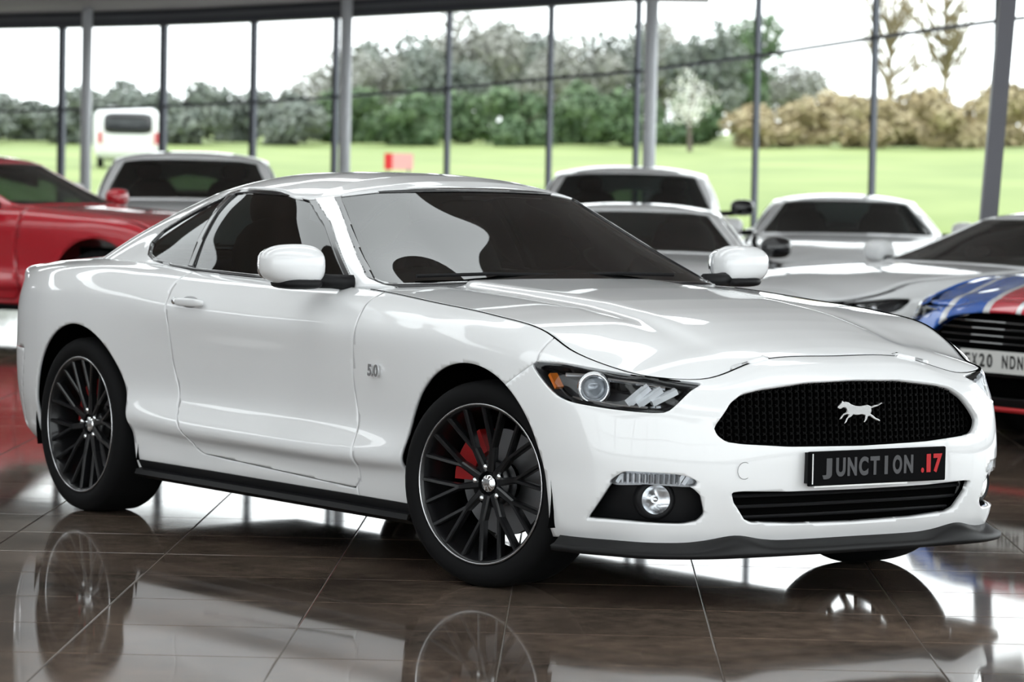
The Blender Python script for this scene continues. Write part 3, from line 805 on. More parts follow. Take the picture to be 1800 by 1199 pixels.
    VK = K.reshape(-1, 3); FK = [tuple(f) for f in grid_faces(K.shape[0], K.shape[1], fl)]
    kh = K[NU2-1:, -1]
    kx = np.array([-1.36, -1.39, -1.46, -1.52, -1.76, -2.06, -2.29, -2.46, -2.56, -2.60]); ky = np.array([0, .34, .53, .60, .615, .605, .56, .47, .28, 0])
    kacc = np.concatenate([[0], np.cumsum(np.hypot(np.diff(kx), np.diff(ky)))]); kacc /= kacc[-1]
    uacc = np.concatenate([[0], np.cumsum(np.hypot(np.diff(kh[:, 0]), np.diff(kh[:, 1])))]); uacc /= uacc[-1]
    rxc = np.interp(uacc, kacc, [-1.36, -1.40, -1.49, -1.58, -1.78, -2.04, -2.24, -2.40, -2.53, -2.60])
    rzc = np.interp(-rxc, [1.36, 1.45, 1.6, 1.8, 1.95, 2.1, 2.3, 2.45, 2.6], [1.315, 1.338, 1.357, 1.366, 1.367, 1.364, 1.350, 1.332, 1.308])
    Gr = fill_grid(kh, rxc, rzc, 30, 2.6)
    VF = orient((Gr.reshape(-1, 3), [tuple(f) for f in grid_faces(Gr.shape[0], Gr.shape[1])]), lambda c: np.array((0, 0, 1.)))
    part('roof', VF, PAINT, car, solid=.02)
    allw = lambda V: np.minimum(np.minimum(fws2(V), frw(V)), np.minimum(np.minimum(fdg(V), fqg(V)), fbp(V)))
    frame = clip_all((VK, FK), off(allw, .012))
    part('pillars', frame, PAINT, car, solid=.03)
    seal = clip_all((VK, FK), allw, lambda V: .0135-allw(V))
    part('window_seal', seal, GLOSSB, car, solid=.02)
    Kg = (K-NK*.006).reshape(-1, 3)
    ws = part('windscreen', clip_all((Kg, FK), off(neg(fws2), -.004)), WGLASS, car)
    [part('b_pillar', clip_all((VK, FK), lambda V: -fbp(V), lambda V: fdg(V)-.001, lambda V: fqg(V)-.001, lambda V, s=s_: V[:, 1]*s), GLOSSB, car, solid=.02) for s_ in (-1, 1)]
    part('rear_window', clip_all((Kg, FK), off(neg(frw), -.004)), SGLASS, car)
    for sgn in (-1, 1):
        part('door_window', clip_all((Kg, FK), off(neg(fdg), -.004), lambda V, s=sgn: V[:, 1]*s), SGLASS, car)
        part('quarter_window', clip_all((Kg, FK), off(neg(fqg), -.004), lambda V, s=sgn: V[:, 1]*s), SGLASS, car)
    # black ceramic border of the windscreen
    part('screen_border', clip_all(((K-NK*.009).reshape(-1, 3), FK), lambda V: -fws2(V), lambda V: fws2(V)+np.where(V[:, 2] < 1.01, .034, .022)), BLACK, ws)
    # wipers
    for y0, y1 in ((-.62, -.02), (-.02, .52)):
        MB().tube([(-.80, y0, 1.004), (-.775, (y0+y1)/2, 1.012), (-.78, y1, 1.006)], .007, 6).done('wiper', BLACK, car)
    # -------------------------------------------------- front face
    def offs(d, *fs):
        return clip_all(((G-N*d).reshape(-1, 3), F0), *fs)
    gi = part('grille', offs(.11, lambda V: .015-yz(GR)(V)), DARK, car)
    surf = {}
    def spt(y, z, d=0):
        """surface point of the nose at (y, z)"""
        Q = G.reshape(-1, 3); Nn = N.reshape(-1, 3); c = (Q[:, 1]-y)**2+(Q[:, 2]-z)**2+np.where(Q[:, 0] > .45, 0, 9)
        i = int(np.argmin(c)); return Q[i]-Nn[i]*d, Nn[i]
    def azpt(a, z, side, d=0):
        Q = G.reshape(-1, 3); Nn = N.reshape(-1, 3)
        c = (np.abs(Q[:, 1])-Q[:, 0]-a)**2+(Q[:, 2]-z)**2+np.where((Q[:, 0] > .2) & (Q[:, 1]*side > 0), 0, 9)
        i = int(np.argmin(c)); return Q[i]-Nn[i]*d, Nn[i]
    prof_x = {round(y, 2): spt(y, .62)[0][0] for y in np.arange(-.60, .601, .02)}
    fx = lambda y, z: float(np.interp(y, sorted(prof_x), [prof_x[k] for k in sorted(prof_x)]))-.046+(.62-z)*.10
    mb = MB(); a = .030; hgt = a*.866
    sdp = lambda y, z: float(poly_sd(GR, np.array([[y, z]]))[0])
    row = 0; z = .50
    while z < .74:
        y = -.60+(row % 2)*a*.75*1.0
        yy = -.60+(0 if row % 2 == 0 else a*.866)
        while yy < .60:
            pts = [(yy+a*.5*math.sin(R(60*k)), z+a*.5*math.cos(R(60*k))) for k in range(4)]
            for k in range(3):
                (ya, za), (yb, zb) = pts[k], pts[k+1]
                if sdp((ya+yb)/2, (za+zb)/2) < -.002:
                    mb.bar((fx(ya, za), ya, za), (fx(yb, zb), yb, zb), .0035, .014, up=(1, 0, 0))
            yy += a*.866
        z += a*.75; row += 1
    tag(mb.done('grille_mesh', mat('mesh_black', (.003, .003, .003), .6, spec=.06), gi), kind='stuff')
    part('lower_grille', offs(.07, lambda V: .015-yz(LG)(V)), DARK, car)
    mb = MB()
    for zz in (.29, .325, .36):
        mb = MB(); pts = [(spt(y, zz)[0][0]-.045, y, zz) for y in np.linspace(-.50, .50, 21) if float(poly_sd(LG, np.array([[y, zz]]))[0]) < .012]
        mb.tube(pts, .006, 6).done('grille_bar', BLACK, car)
    # galloping-horse emblem, head to the image left
    hs = [(-98,14),(-96,20),(-88,25),(-80,31),(-77,38),(-72,33),(-62,34),(-50,32),(-40,26),(-20,20),(0,18),(20,20),(34,22),(44,19),(52,16),(64,20),(80,21),(96,28),(104,26),(92,19),(78,14),(62,11),(52,8),
          (54,0),(50,-8),(62,-14),(74,-22),(88,-26),(96,-33),(88,-35),(76,-31),(60,-25),(46,-16),(38,-18),(34,-28),(24,-37),(19,-35),(26,-25),(26,-14),(10,-10),(-10,-12),(-28,-10),
          (-36,-16),(-50,-22),(-58,-35),(-66,-38),(-63,-30),(-58,-20),(-48,-10),(-56,-8),(-70,-12),(-80,-23),(-89,-24),(-82,-14),(-72,-4),(-56,2),(-58,8),(-66,14),(-74,14),(-84,10),(-92,10)]
    hs = [(p_/1000, q_/1000) for p_, q_ in hs]
    c0, n0 = spt(.035, .625); ex0 = c0[0]+.004
    MB().prism([(p*.96, q*1.0) for p, q in hs], .010, lambda p, q, t: (ex0-t-.002*(p+.0), (-.008+p), .624+q-.0)).done('emblem', mat('emblem_chrome', (.40, .40, .40), .26, metal=1), car, bev=.004)
    # headlamps, turn lamps, fog lamps
    HIN = mat('lamp_housing', (.05, .05, .055), .25, metal=.4)
    for sgn in (-1, 1):
        sd_ = lambda V, s=sgn: V[:, 1]*s
        hl = part('headlamp', offs(.085, lambda V: .004-az(HL)(V), sd_), HIN, car)
        part('lens', offs(.002, lambda V: -az(HL)(V)-.0015, sd_), LENS, hl)
        # side wall of the housing joining lens edge to back
        part('bezel', offs(.012, lambda V: .006-np.abs(az(HL)(V)+.008), sd_), BLACK, hl, solid=.06)
        p, n = azpt(.305, .708, sgn, .042)
        ring = np.array([1, .15*sgn, 0]); ring /= np.linalg.norm(ring)
        def facing(mb_prof, c, dirv, nn=32):
            V = []; F = []; d = np.array(dirv, float); d /= np.linalg.norm(d)
            s_ = np.cross(d, (0, 0, 1)); s_ /= np.linalg.norm(s_); up = np.cross(s_, d)
            for k in range(nn):
                t = 2*math.pi*k/nn
                for r_, h_ in mb_prof: V.append(np.array(c)+d*h_+s_*r_*math.cos(t)+up*r_*math.sin(t))
            M_ = len(mb_prof)
            for k in range(nn):
                for j in range(M_-1): F.append((k*M_+j, k*M_+j+1, ((k+1) % nn)*M_+j+1, ((k+1) % nn)*M_+j))
            return V, F
        nd = np.array([.80, .60*sgn, 0])
        part('projector_ring', facing([(.036, .0), (.052, .006), (.055, .022), (.047, .034), (.041, .030), (.040, .0)], p, nd), SILVER, hl)
        part('projector_lens', facing([(0, .034), (.016, .031), (.029, .023), (.037, .008), (.038, 0)], p, nd), mat('projector_glass', (.35, .38, .42), .03, metal=.2, coat=1), hl)
        # bright strip along the top and the floor of the lamp
        for nm, row_, w_ in (('upper_reflector', [(.44, .745), (.33, .744), (.22, .738), (.10, .728), (-.06, .716)], .012), ('lower_reflector', [(.40, .668), (.30, .655), (.17, .648), (.04, .643)], .014)):
            pts = [azpt(a_, z_, sgn, .028)[0] for a_, z_ in row_]
            MB().tube(pts, w_*.55, 6).done(nm, SILVER, hl)
        # three slanted running-light bars
        for k in range(3):
            a0 = .085-.068*k
            A_ = azpt(a0+.055, .655+.006*k, sgn, .030)[0]; B_ = azpt(a0-.055, .715-.003*k, sgn, .030)[0]
            o = MB().bar(A_, B_, .018, .030, up=(1, 0, 0)).done('light_bar', mat('light_bar', (.85, .87, .9), .2, coat=1), hl)
            A2 = azpt(a0+.005, .648+.004*k, sgn, .045)[0]
            MB().box(A2, (.03, .03, .022)).done('reflector_block', SILVER, hl)
        A_ = azpt(.50, .735, sgn, .02)[0]; B_ = azpt(.47, .690, sgn, .02)[0]
        MB().bar(A_, B_, .03, .012).done('side_marker', AMBER, hl)
        tl = part('turn_lamp', offs(.035, lambda V: .003-az(TL)(V), sd_), mat('lamp_grey', (.30, .31, .33), .25, metal=.8), car)
        part('lens', offs(.002, lambda V: -az(TL)(V)-.001, sd_), LENS, tl)
        mb = MB()
        for k in range(14):
            aa = .15-.024*k
            pa, pb = azpt(aa, .402, sgn, .02)[0], azpt(aa-.004, .433, sgn, .02)[0]
            mb.bar(pa, pb, .006, .012)
        tag(mb.done('prisms', mat('prism_grey', (.42, .43, .45), .2, metal=.7), tl), kind='stuff')
        fr = part('fog_recess', offs(.075, lambda V: .012-az(FG)(V), sd_), BLACK, car)
        p, n = azpt(-.013, .342, sgn, .050); nd = np.array([.93, .36*sgn, 0])
        part('fog_bezel', facing([(.068, -.02), (.066, .0), (.052, .012), (.047, .006)], p, nd), BLACK, fr)
        part('fog_reflector', facing([(0, -.018), (.02, -.014), (.036, -.004), (.047, .008)], p, nd), SILVER, fr)
        part('fog_lens', facing([(0, .016), (.025, .014), (.047, .008)], p, nd), LENS, fr)
        part('fog_bulb', facing([(0, .012), (.010, .009), (.013, -.004), (.013, -.015)], p, nd, 14), CHROME, fr)
    # black front splitter following the lower edge of the bumper
    path = [G[i, 0] for i in range(nu) if G[i, 0][0] > .40]
    nn = [N[i, 2] for i in range(nu) if G[i, 0][0] > .40]
    V = []; F = []
    for p, n in zip(path, nn):
        n2 = np.array([n[0], n[1], 0]); n2 /= np.linalg.norm(n2)
        kick = 1.0+.45*math.exp(-((abs(p[1])-.60)/.16)**2); y_ = abs(p[1])
        top = .212+.030*math.exp(-((y_-.47)/.09)**2)
        for o_, z_ in ((-.03, top-.004), (.006, top), (.030*kick, top-.022), (.048*kick, .182), (.044*kick, .165), (.0, .158), (-.10, .165)):
            V.append(p*np.array((1, 1, 0))+n2*o_+np.array((0, 0, z_)))
    for i in range(len(path)-1):
        for j in range(6): F.append((i*7+j, i*7+j+1, (i+1)*7+j+1, (i+1)*7+j))
    part('splitter', (V, F), mat('splitter_black', (.008, .008, .0085), .42, spec=.2), car)
    # number plate with its printed name
    pl = MB().box((.932, .045, .447), (.012, .590, .112)).done('number_plate', mat('plate_black', (.003, .003, .0035), .5, spec=.03), car, bev=.004)
    MB().box((.918, .045, .449), (.03, .575, .10)).done('plate_plinth', BLACK, pl)
    for k, ch in enumerate('JUNCTION'):
        text('letter', ch, .066 if ch == 'J' else .078, GREYP, pl, (.9392, -.167+.0487*k, .451 if ch == 'J' else .447), (0, 1, 0), (0, 0, 1), .0008, width=.014 if ch == 'I' else .040, bold=.0035)
    for ch, yy, ww in (('.', .236, .012), ('1', .262, .018), ('7', .300, .038)):
        text('letter', ch, .078, REDP, pl, (.9392, yy, .447), (0, 1, 0), (0, 0, 1), .0008, width=ww, bold=.0035)
    MB().box((.9385, -.236, .447), (.002, .004, .098)).done('plate_edge', WHITEP, pl)
    MB().box((.936, -.03, .389), (.008, .40, .005)).done('plate_rim', WHITEP, pl)
    # tow-eye cover
    p, n = spt(-.466, .445)
    V = []; F = []
    for k in range(32):
        t = 2*math.pi*k/32
        for r_ in (.0262, .0277): V.append(spt(-.466, .445)[0]+np.array((.0012, 0, 0))+np.array((-.10*r_*math.cos(t)*-.6, r_*math.cos(t), r_*math.sin(t))))
    for k in range(32): F.append((2*k, 2*k+1, 2*((k+1) % 32)+1, 2*((k+1) % 32)))
    part('tow_eye_ring', (V, F), mat('seam_grey', (.08, .08, .08), .6), car, solid=.0005)
    # wheel-arch liners
    for xc in (0, -2.72):
        for sgn in (-1, 1):
            V = []; F = []; n_ = 28
            for k in range(n_+1):
                t = R(-15)+R(210)*k/n_
                for y in (.90, .52): V.append((xc+.425*math.cos(t), sgn*y, .345+.425*math.sin(t)))
            for k in range(n_): F.append((2*k, 2*k+1, 2*k+3, 2*k+2))
            b = len(V)
            for k in range(n_+1):
                t = R(-15)+R(210)*k/n_; V.append((xc+.425*math.cos(t), sgn*.52, .345+.425*math.sin(t)))
            V.append((xc, sgn*.52, .16))
            for k in range(n_): F.append((b+k, b+k+1, len(V)-1))
            part('arch_liner', (V, F), DARK, car)
    MB().box((-1.50, 0, .20), (4.0, 1.15, .06)).done('underbody', DARK, car)
    # wheels
    st = R(15)
    make_wheel('wheel', car, loc=(0, -.792, .345), rotz=st)
    make_wheel('wheel', car, loc=(0, .80, .345), rotz=math.pi+st)
    make_wheel('wheel', car, loc=(-2.72, -.81, .345))
    make_wheel('wheel', car, loc=(-2.72, .81, .345), rotz=math.pi)
    # door mirrors
    for sgn in (-1, 1):
        def wp(q, s=sgn):
            q = q.copy(); k = q[1]*s
            q[2] *= 1-.25*(k+.12)/.24*.6; q[0] -= .10*max(k, -.1)*.6; q[2] += .02*k; return q
        V, F = superell((-.995, sgn*1.018, 1.037), (.085, .115, .080), 2.7, 36, 20, wp)
        mr = part('door_mirror', (V, F), PAINT, car)
        MB().tube([(-.94, sgn*.80, .975), (-.955, sgn*.88, .980), (-.975, sgn*.96, .985)], [.030, .026, .030], 10).done('mirror_stalk', BLACK, mr, smooth=True)
        V, F = superell((-.992, sgn*1.000, .973), (.080, .085, .022), 3, 24, 10)
        part('mirror_base', (V, F), BLACK, mr)
        V, F = superell((-1.072, sgn*1.018, 1.037), (.010, .098, .060), 3, 24, 10)
        part('mirror_glass', (V, F), CHROME, mr)
    # 5.0 badge on the front wing
    for sgn in (-1, 1):
        bq = text('badge', '5.0', .055, CHROME, car, (-.571, sgn*.945, .686), (-sgn, 0, 0), (0, 0, 1), .003, bold=.002)
    # -------------------------------------------------- interior
    inn = thing  # plain parts under the car
    MB().box((-1.85, 0, .36), (2.2, 1.5, .05)).done('cabin_floor', DARK, car)
    V, F = superell((-1.02, 0, .90), (.20, .70, .115), 3.5, 32, 14); part('dashboard', (V, F), SEATM, car)
    V, F = superell((-1.02, -.36, .985), (.13, .20, .045), 2.6, 24, 10); part('instrument_hood', (V, F), SEATM, car)
    for sy in (-.37, .37):
        V, F = superell((-1.75, sy, .58), (.27, .26, .11), 3, 24, 12); st_ = part('front_seat', (V, F), SEATM, car)
        V, F = superell((0, 0, 0), (.10, .25, .34), 3, 24, 12)
        a_ = R(-20); V = [np.array((v[0]*math.cos(a_)+v[2]*math.sin(a_)-2.02, v[1]+sy, -v[0]*math.sin(a_)+v[2]*math.cos(a_)+.86)) for v in map(np.array, V)]
        part('seat_back', (V, F), SEATM, st_)
        V, F = superell((-2.14, sy, 1.215), (.05, .13, .085), 2.8, 20, 10); part('headrest', (V, F), SEATM, st_)
    V, F = superell((-2.55, 0, .80), (.12, .60, .22), 3.5, 24, 12); part('rear_seat', (V, F), SEATM, car)
    # steering wheel on the right-hand side
    V = []; F = []; c = np.array((-1.33, -.37, .945)); ax = np.array((-.90, 0, .43)); s1 = np.array((0, 1., 0)); s2 = np.cross(ax, s1)
    n1, n2 = 36, 8
    for i in range(n1):
        t = 2*math.pi*i/n1; dv = s1*math.cos(t)+s2*math.sin(t)
        for k in range(n2):
            q = 2*math.pi*k/n2; V.append(c+dv*(.175+.016*math.cos(q))+ax*.016*math.sin(q))
    for i in range(n1):
        for k in range(n2): F.append((i*n2+k, ((i+1) % n1)*n2+k, ((i+1) % n1)*n2+(k+1) % n2, i*n2+(k+1) % n2))
    sw = part('steering_wheel', (V, F), SEATM, car)
    mb = MB()
    for t in (R(0), R(180), R(270)): mb.bar(c, c+(s1*math.cos(t)+s2*math.sin(t))*.17, .03, .02)
    mb.done('wheel_spokes', SEATM, sw)
    V, F = superell((-1.40, 0, 1.235), (.018, .12, .034), 3, 20, 10); part('rear_view_mirror', (V, F), BLACK, car)
    return car
car = build_coupe()
# ------------------------------------------------------------------ the other cars in the showroom
BG = {}
def bg_surfaces():
    if BG: return BG
    G = ring_grid(COUPE, 120, 38); N = grid_normals(G); nu, nv, _ = G.shape; NU = 120
    fl = N[nu//2, nv//2][0] < 0
    if fl: N = -N
    F = [tuple(f) for f in grid_faces(nu, nv, fl)]
    V = G.reshape(-1, 3); Vi = (G-N*.07).reshape(-1, 3); V2 = (G-N*.003).reshape(-1, 3)
    afr, arr = arch(0, .402), arch(-2.72, .400)
    body = clip_all((V, F), afr, arr, yz(GR), yz(LG), az(HL), lambda V_: np.where(V_[:, 0] < .55, V_[:, 2]-.20, 1.))
    skirt = lambda V_: np.where((V_[:, 0] > -2.33) & (V_[:, 0] < -.38), V_[:, 2]-.236, .5)
    BG['door'] = [clip_all((V, F), afr, arr, skirt, lambda V_: -xz(DOOR)(V_)-.004, lambda V_, s=s: V_[:, 1]*s) for s in (-1, 1)]
    BG['body'] = clip_all(body, skirt, lambda V_: xz(DOOR)(V_)-.004)
    BG['skirt'] = [clip_all((V, F), afr, arr, lambda V_: -skirt(V_), lambda V_, s=s: V_[:, 1]*s) for s in (-1, 1)]
    BG['grille'] = clip_all((Vi, F), lambda V_: .02-yz(GR)(V_)); BG['lower_grille'] = clip_all((Vi, F), lambda V_: .02-yz(LG)(V_))
    BG['lamp'] = [clip_all((Vi, F), lambda V_: .01-az(HL)(V_), lambda V_, s=s: V_[:, 1]*s) for s in (-1, 1)]
    BG['lens'] = [clip_all((V2, F), lambda V_: -az(HL)(V_), lambda V_, s=s: V_[:, 1]*s) for s in (-1, 1)]
    half = G[NU-1:, -1]; nrow = int(np.argmax(half[:, 0] < -.80)); edge = half[:nrow]
    acc = np.concatenate([[0], np.cumsum(np.hypot(np.diff(edge[:, 0]), np.diff(edge[:, 1])))]); acc /= acc[-1]
    xt = np.array([.755, .748, .760, .690, .568, .43, .28, 0, -.35, -.80]); yt = np.array([0, .30, .55, .72, .765, .825, .84, .85, .84, .82])
    ta = np.concatenate([[0], np.cumsum(np.hypot(np.diff(xt), np.diff(yt)))]); ta /= ta[-1]
    xc = np.interp(acc, ta, [.755, .738, .705, .635, .535, .42, .28, 0, -.35, -.74])
    zc = np.interp(xc, [-.74, -.35, 0, .28, .40, .515, .615, .695, .738, .755], [.982, .962, .938, .906, .888, .866, .843, .822, .806, .797])
    Gb = fill_grid(edge, xc, zc, 18, 2.3)[1:, 1:-1]
    up = lambda c: np.array((0, 0, 1.))
    BG['bonnet'] = orient((Gb.reshape(-1, 3), [tuple(f) for f in grid_faces(*Gb.shape[:2])]), up)
    k0 = int(np.argmax(half[:, 0] < -2.80)); de = half[k0:]
    Gd = fill_grid(de, de[:, 0], np.interp(-de[:, 0], [2.8, 3.1, 3.45, 3.74], [1.03, 1.022, 1.0, .972]), 10, 2.2)
    BG['boot'] = orient((Gd.reshape(-1, 3), [tuple(f) for f in grid_faces(*Gd.shape[:2])]), up)
    K = ring_grid(CABIN, 90, 20); NK = grid_normals(K); fk = NK[89, 10][0] < 0
    if fk: NK = -NK
    FK = [tuple(f) for f in grid_faces(K.shape[0], K.shape[1], fk)]; VK = K.reshape(-1, 3); VG = (K-NK*.006).reshape(-1, 3)
    kh = K[89:, -1]
    kx = np.array([-1.36, -1.39, -1.46, -1.52, -1.76, -2.06, -2.29, -2.46, -2.56, -2.60]); ky = np.array([0, .34, .53, .60, .615, .605, .56, .47, .28, 0])
    ka = np.concatenate([[0], np.cumsum(np.hypot(np.diff(kx), np.diff(ky)))]); ka /= ka[-1]
    ua = np.concatenate([[0], np.cumsum(np.hypot(np.diff(kh[:, 0]), np.diff(kh[:, 1])))]); ua /= ua[-1]
    rx = np.interp(ua, ka, [-1.36, -1.40, -1.49, -1.58, -1.78, -2.04, -2.24, -2.40, -2.53, -2.60])
    rz = np.interp(-rx, [1.36, 1.45, 1.6, 1.8, 1.95, 2.1, 2.3, 2.45, 2.6], [1.315, 1.338, 1.357, 1.366, 1.367, 1.364, 1.350, 1.332, 1.308])
    Gr = fill_grid(kh, rx, rz, 10, 2.6)
    BG['roof'] = orient((Gr.reshape(-1, 3), [tuple(f) for f in grid_faces(*Gr.shape[:2])]), up)
    allw = lambda V_: np.minimum(np.minimum(fws2(V_), frw(V_)), np.minimum(np.minimum(fdg(V_), fqg(V_)), fbp(V_)))
    BG['pillars'] = clip_all((VK, FK), allw)
    BG['windscreen'] = clip_all((VG, FK), lambda V_: .01-fws2(V_)); BG['rear_window'] = clip_all((VG, FK), lambda V_: .01-frw(V_))
    sw = lambda V_: np.minimum(np.minimum(fdg(V_), fqg(V_)), fbp(V_))
    BG['side_window'] = [clip_all((VG, FK), lambda V_: .01-sw(V_), lambda V_, s=s: V_[:, 1]*s) for s in (-1, 1)]
    return BG
def bg_car(name, label, loc, rotz, warp, paint, cat='car', bonnet=None, plate=None, wheel_r=.34, rim=None, accent=None, glassm=None, group='cars standing behind the white coupe', mirror=True, nose=None):
    B = bg_surfaces(); c = thing(name, label, cat, loc, rotz, group); gm = glassm or WGLASS
    W = lambda VF: ([warp(np.array(v, float)) for v in VF[0]], VF[1])
    if nose is None: part('body', W(B['body']), paint, c, solid=.012)
    else:
        val = lambda V_: np.where(V_[:, 0] > .30, V_[:, 2]-.575, 1.)
        nz = lambda V_: V_[:, 0]-.15
        part('body', W(clip_all(B['body'], lambda V_: .15-V_[:, 0])), paint, c, solid=.012)
        part('nose_panel', W(clip_all(B['body'], nz, val)), nose, c, solid=.012)
        part('front_bumper', W(clip_all(B['body'], nz, lambda V_: -val(V_))), BLACK, c, solid=.012)
    for s in (0, 1):
        part('door', W(B['door'][s]), paint, c, solid=.012); part('side_skirt', W(B['skirt'][s]), BLACK, c)
        hl = part('headlamp', W(B['lamp'][s]), mat('lamp_housing', (.05, .05, .055), .25), c)
        part('lens', W(B['lens'][s]), LENS, hl)
        for k in range(3):
            p = warp(np.array((.62-.07*k, (-1, 1)[s]*(.66+.05*k), .695)))
            V, F = superell(p, (.03, .03, .026), 2.4, 12, 8); part('lamp_module', (V, F), SILVER, hl)
        part('side_window', W(B['side_window'][s]), gm, c)
    part('bonnet', W(B['bonnet']), bonnet or paint, c, solid=.012); part('boot_lid', W(B['boot']), paint, c, solid=.012)
    part('roof', W(B['roof']), paint, c, solid=.015); part('pillars', W(B['pillars']), paint, c, solid=.02)
    part('windscreen', W(B['windscreen']), gm, c); part('rear_window', W(B['rear_window']), SGLASS, c)
    part('grille', W(B['grille']), DARK, c); part('lower_grille', W(B['lower_grille']), DARK, c)
    for z in (.55, .59, .63, .67):
        hw = .50 if z < .66 else .42
        MB().tube([warp(np.array((float(np.interp(abs(y), [0, .3, .55], [.875, .865, .83]))-(z-.6)*.15, y, z))) for y in np.linspace(-hw, hw, 9)], .006, 6).done('grille_bar', GLOSSB, c)
    for xc in (0, -2.72):
        for s in (-1, 1):
            q = warp(np.array((xc, s*.80, 0)))
            make_wheel('wheel', c, rad=wheel_r, width=.24, rimr=wheel_r*.74, detail=False, rim_mat=rim, loc=(q[0], q[1], wheel_r), rotz=0 if s < 0 else math.pi)
    if mirror:
        for s in (-1, 1):
            p = warp(np.array((-1.0, s*1.01, 1.03)))
            V, F = superell(p, (.08, .11, .075), 2.7, 20, 12); m_ = part('door_mirror', (V, F), paint if accent is None else GLOSSB, c)
            MB().tube([warp(np.array((-.95, s*.82, .975))), p+np.array((0, -s*.05, -.05))], .025, 8).done('mirror_stalk', BLACK, m_)
    q = warp(np.array((-1.35, 0, .3))); MB().box((q[0], 0, .22), (3.9, 1.2, .08)).done('underbody', DARK, c)
    for xc in (0, -2.72):
        q = warp(np.array((xc, 0, .5)))
        for s in (-1, 1): MB().box((q[0], s*.46, .42), (.82, .05, .55)).done('arch_liner', DARK, c)
    p = warp(np.array((-1.02, 0, .90))); V, F = superell(p, (.18, .66, .10), 3.5, 20, 10); part('dashboard', (V, F), SEATM, c)
    for sy in (-.36, .36):
        p = warp(np.array((-2.0, sy, .85))); V, F = superell(p, (.12, .24, .32), 3, 16, 10); st = part('front_seat', (V, F), SEATM, c)
        p = warp(np.array((-2.08, sy, 1.20))); V, F = superell(p, (.05, .13, .08), 2.8, 14, 8); part('headrest', (V, F), SEATM, st)
    p = warp(np.array((.925, 0, .455)))
    if plate:
        pl = MB().box((p[0]+.012, 0, p[2]), (.012, .52, .112)).done('number_plate', mat('plate_white', (.78, .78, .76), .4), c)
        for k, ch in enumerate(plate):
            if ch == ' ': continue
            text('letter', ch, .092, mat('plate_ink', (.01, .01, .01), .5), pl, (p[0]+.0195, -.205+.0585*k, p[2]), (0, 1, 0), (0, 0, 1), .0006, width=.042, bold=.002)
    else:
        MB().box((p[0]+.012, 0, p[2]), (.012, .52, .11)).done('number_plate', GLOSSB, c)
    if accent is not None:
        MB().tube([warp(np.array((float(np.interp(abs(y), [0, .3, .55, .72, .80], [.90, .89, .86, .775, .66])), y, .205))) for y in np.linspace(-.80, .80, 25)], .014, 6).done('splitter_line', accent, c)
    return c
def heading_pos(local, world, rotz):
    ca, sa = math.cos(rotz), math.sin(rotz)
    return (world[0]-(local[0]*ca-local[1]*sa), world[1]-(local[0]*sa+local[1]*ca), 0)
def stripe_bonnet():
    mt = bpy.data.materials.new('striped_bonnet_paint'); mt.use_nodes = True; n = mt.node_tree.nodes; l = mt.node_tree.links; b = n['Principled BSDF']
    tc = n.new('ShaderNodeTexCoord'); sp = n.new('ShaderNodeSeparateXYZ'); l.new(tc.outputs['Object'], sp.inputs[0])
    m1 = n.new('ShaderNodeMath'); m1.operation = 'MULTIPLY_ADD'; m1.inputs[1].default_value = -.30; l.new(sp.outputs[0], m1.inputs[0]); l.new(sp.outputs[1], m1.inputs[2])
    mr = n.new('ShaderNodeMapRange'); mr.inputs['From Min'].default_value = -1; mr.inputs['From Max'].default_value = 1; l.new(m1.outputs[0], mr.inputs['Value'])
    rp = n.new('ShaderNodeValToRGB'); rp.color_ramp.interpolation = 'CONSTANT'; l.new(mr.outputs[0], rp.inputs['Fac']); l.new(rp.outputs[0], b.inputs['Base Color'])
    Wc, Bc, Rc = (.8, .81, .83, 1), (.02, .13, .55, 1), (.62, .02, .045, 1)
    st = [(0, Bc), (.10, Wc), (.125, Bc), (.27, Wc), (.30, Rc), (.40, Wc), (.42, Rc), (.58, Wc), (.62, Rc), (.70, Wc), (.74, Bc), (.90, Wc)]
    e = rp.color_ramp.elements; e[0].position, e[0].color = st[0]; e[1].position, e[1].color = st[1]
    for p, c in st[2:]:
        x = e.new(p); x.color = c
    b.inputs['Roughness'].default_value = .25; b.inputs['Coat Weight'].default_value = 1
    return mt
WHITE2 = mat('white_paint_plain', (.80, .81, .82), .3, coat=1); REDC = mat('red_paint', (.50, .012, .025), .28, coat=1)
SILV2 = mat('rim_silver', (.55, .56, .58), .3, metal=1)
STRIPE = stripe_bonnet()
HR = R(-92)
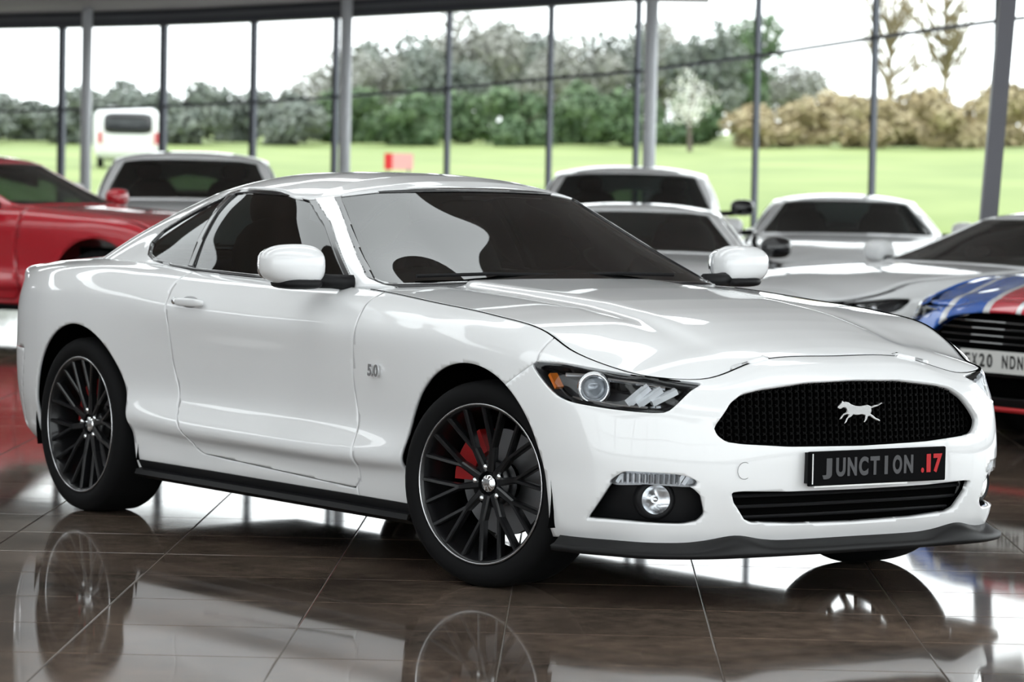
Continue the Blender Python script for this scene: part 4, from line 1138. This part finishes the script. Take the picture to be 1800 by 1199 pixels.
low = lambda k, sy=1.0: (lambda v: np.array((v[0]*1.0, v[1]*sy, v[2]*(1-(1-k)*np.clip((v[2]-.3)/.4, 0, 1)))))
sq = lambda k: (lambda v: low(k, 1.04)(v)+np.array((.20*np.clip((abs(v[1])-.45)/.4, 0, 1)**1.5*np.clip((v[0]-.1)/.4, 0, 1), 0, 0)))
suv = lambda kz, kr: (lambda v: np.array((v[0]-(.55*np.clip((v[2]-.97)/.4, 0, 1) if v[0] < -2.2 else 0), v[1]*(1.0+.16*np.clip((v[2]-.97)/.4, 0, 1)), v[2]*kz+kr*np.clip((v[2]-.97)/.4, 0, 1))))
bg_car('striped_sports_car', 'white car with blue and red striped bonnet and pale number plate at the right edge', heading_pos((.93, 0), at(1750, 630, 17.8), HR), HR, sq(.96), WHITE2,
       bonnet=STRIPE, nose=STRIPE, plate='EX20 NDN', accent=REDP)
bg_car('white_sports_car', 'low white coupe whose windscreen shows directly behind the striped bonnet', heading_pos((-.87, -.695), at(1572, 468, 22.5), HR), HR, low(.86), WHITE2, rim=SILV2)
hb_ = YAW+math.pi-R(3)
bg_car('white_saloon', 'low white car with dark windscreen just beyond the coupe bonnet', heading_pos((-.87, 0), at(1108, 450, 24.0), hb_), hb_, low(.84), WHITE2, rim=SILV2, accent=GLOSSB)
bg_car('white_estate_car', 'boxy white car with wide dark windscreen in front of the middle column', heading_pos((-.87, 0), at(1105, 378, 31.5), hb_), hb_, suv(1.02, .02), WHITE2, rim=SILV2, accent=GLOSSB)
bg_car('white_hatchback', 'white car facing out farthest back, its roof just above the low coupe', heading_pos((-.87, 0), at(1490, 420, 30.0), hb_), hb_, low(.88), WHITE2, rim=SILV2)
hl_ = YAW+math.pi+R(4)
bg_car('white_suv', 'tall white car with big dark windscreen behind the coupe roof at the left', heading_pos((-.87, 0), at(331, 370, 31.0), hl_), hl_, suv(1.06, .02), WHITE2, rim=SILV2)
hr_ = R(30)
bg_car('red_car', 'red car seen behind the rear wing of the white coupe at the left edge', heading_pos((-.87, 0), at(112, 372, 28.0), hr_), hr_, suv(1.04, -.02), REDC, rim=SILV2)
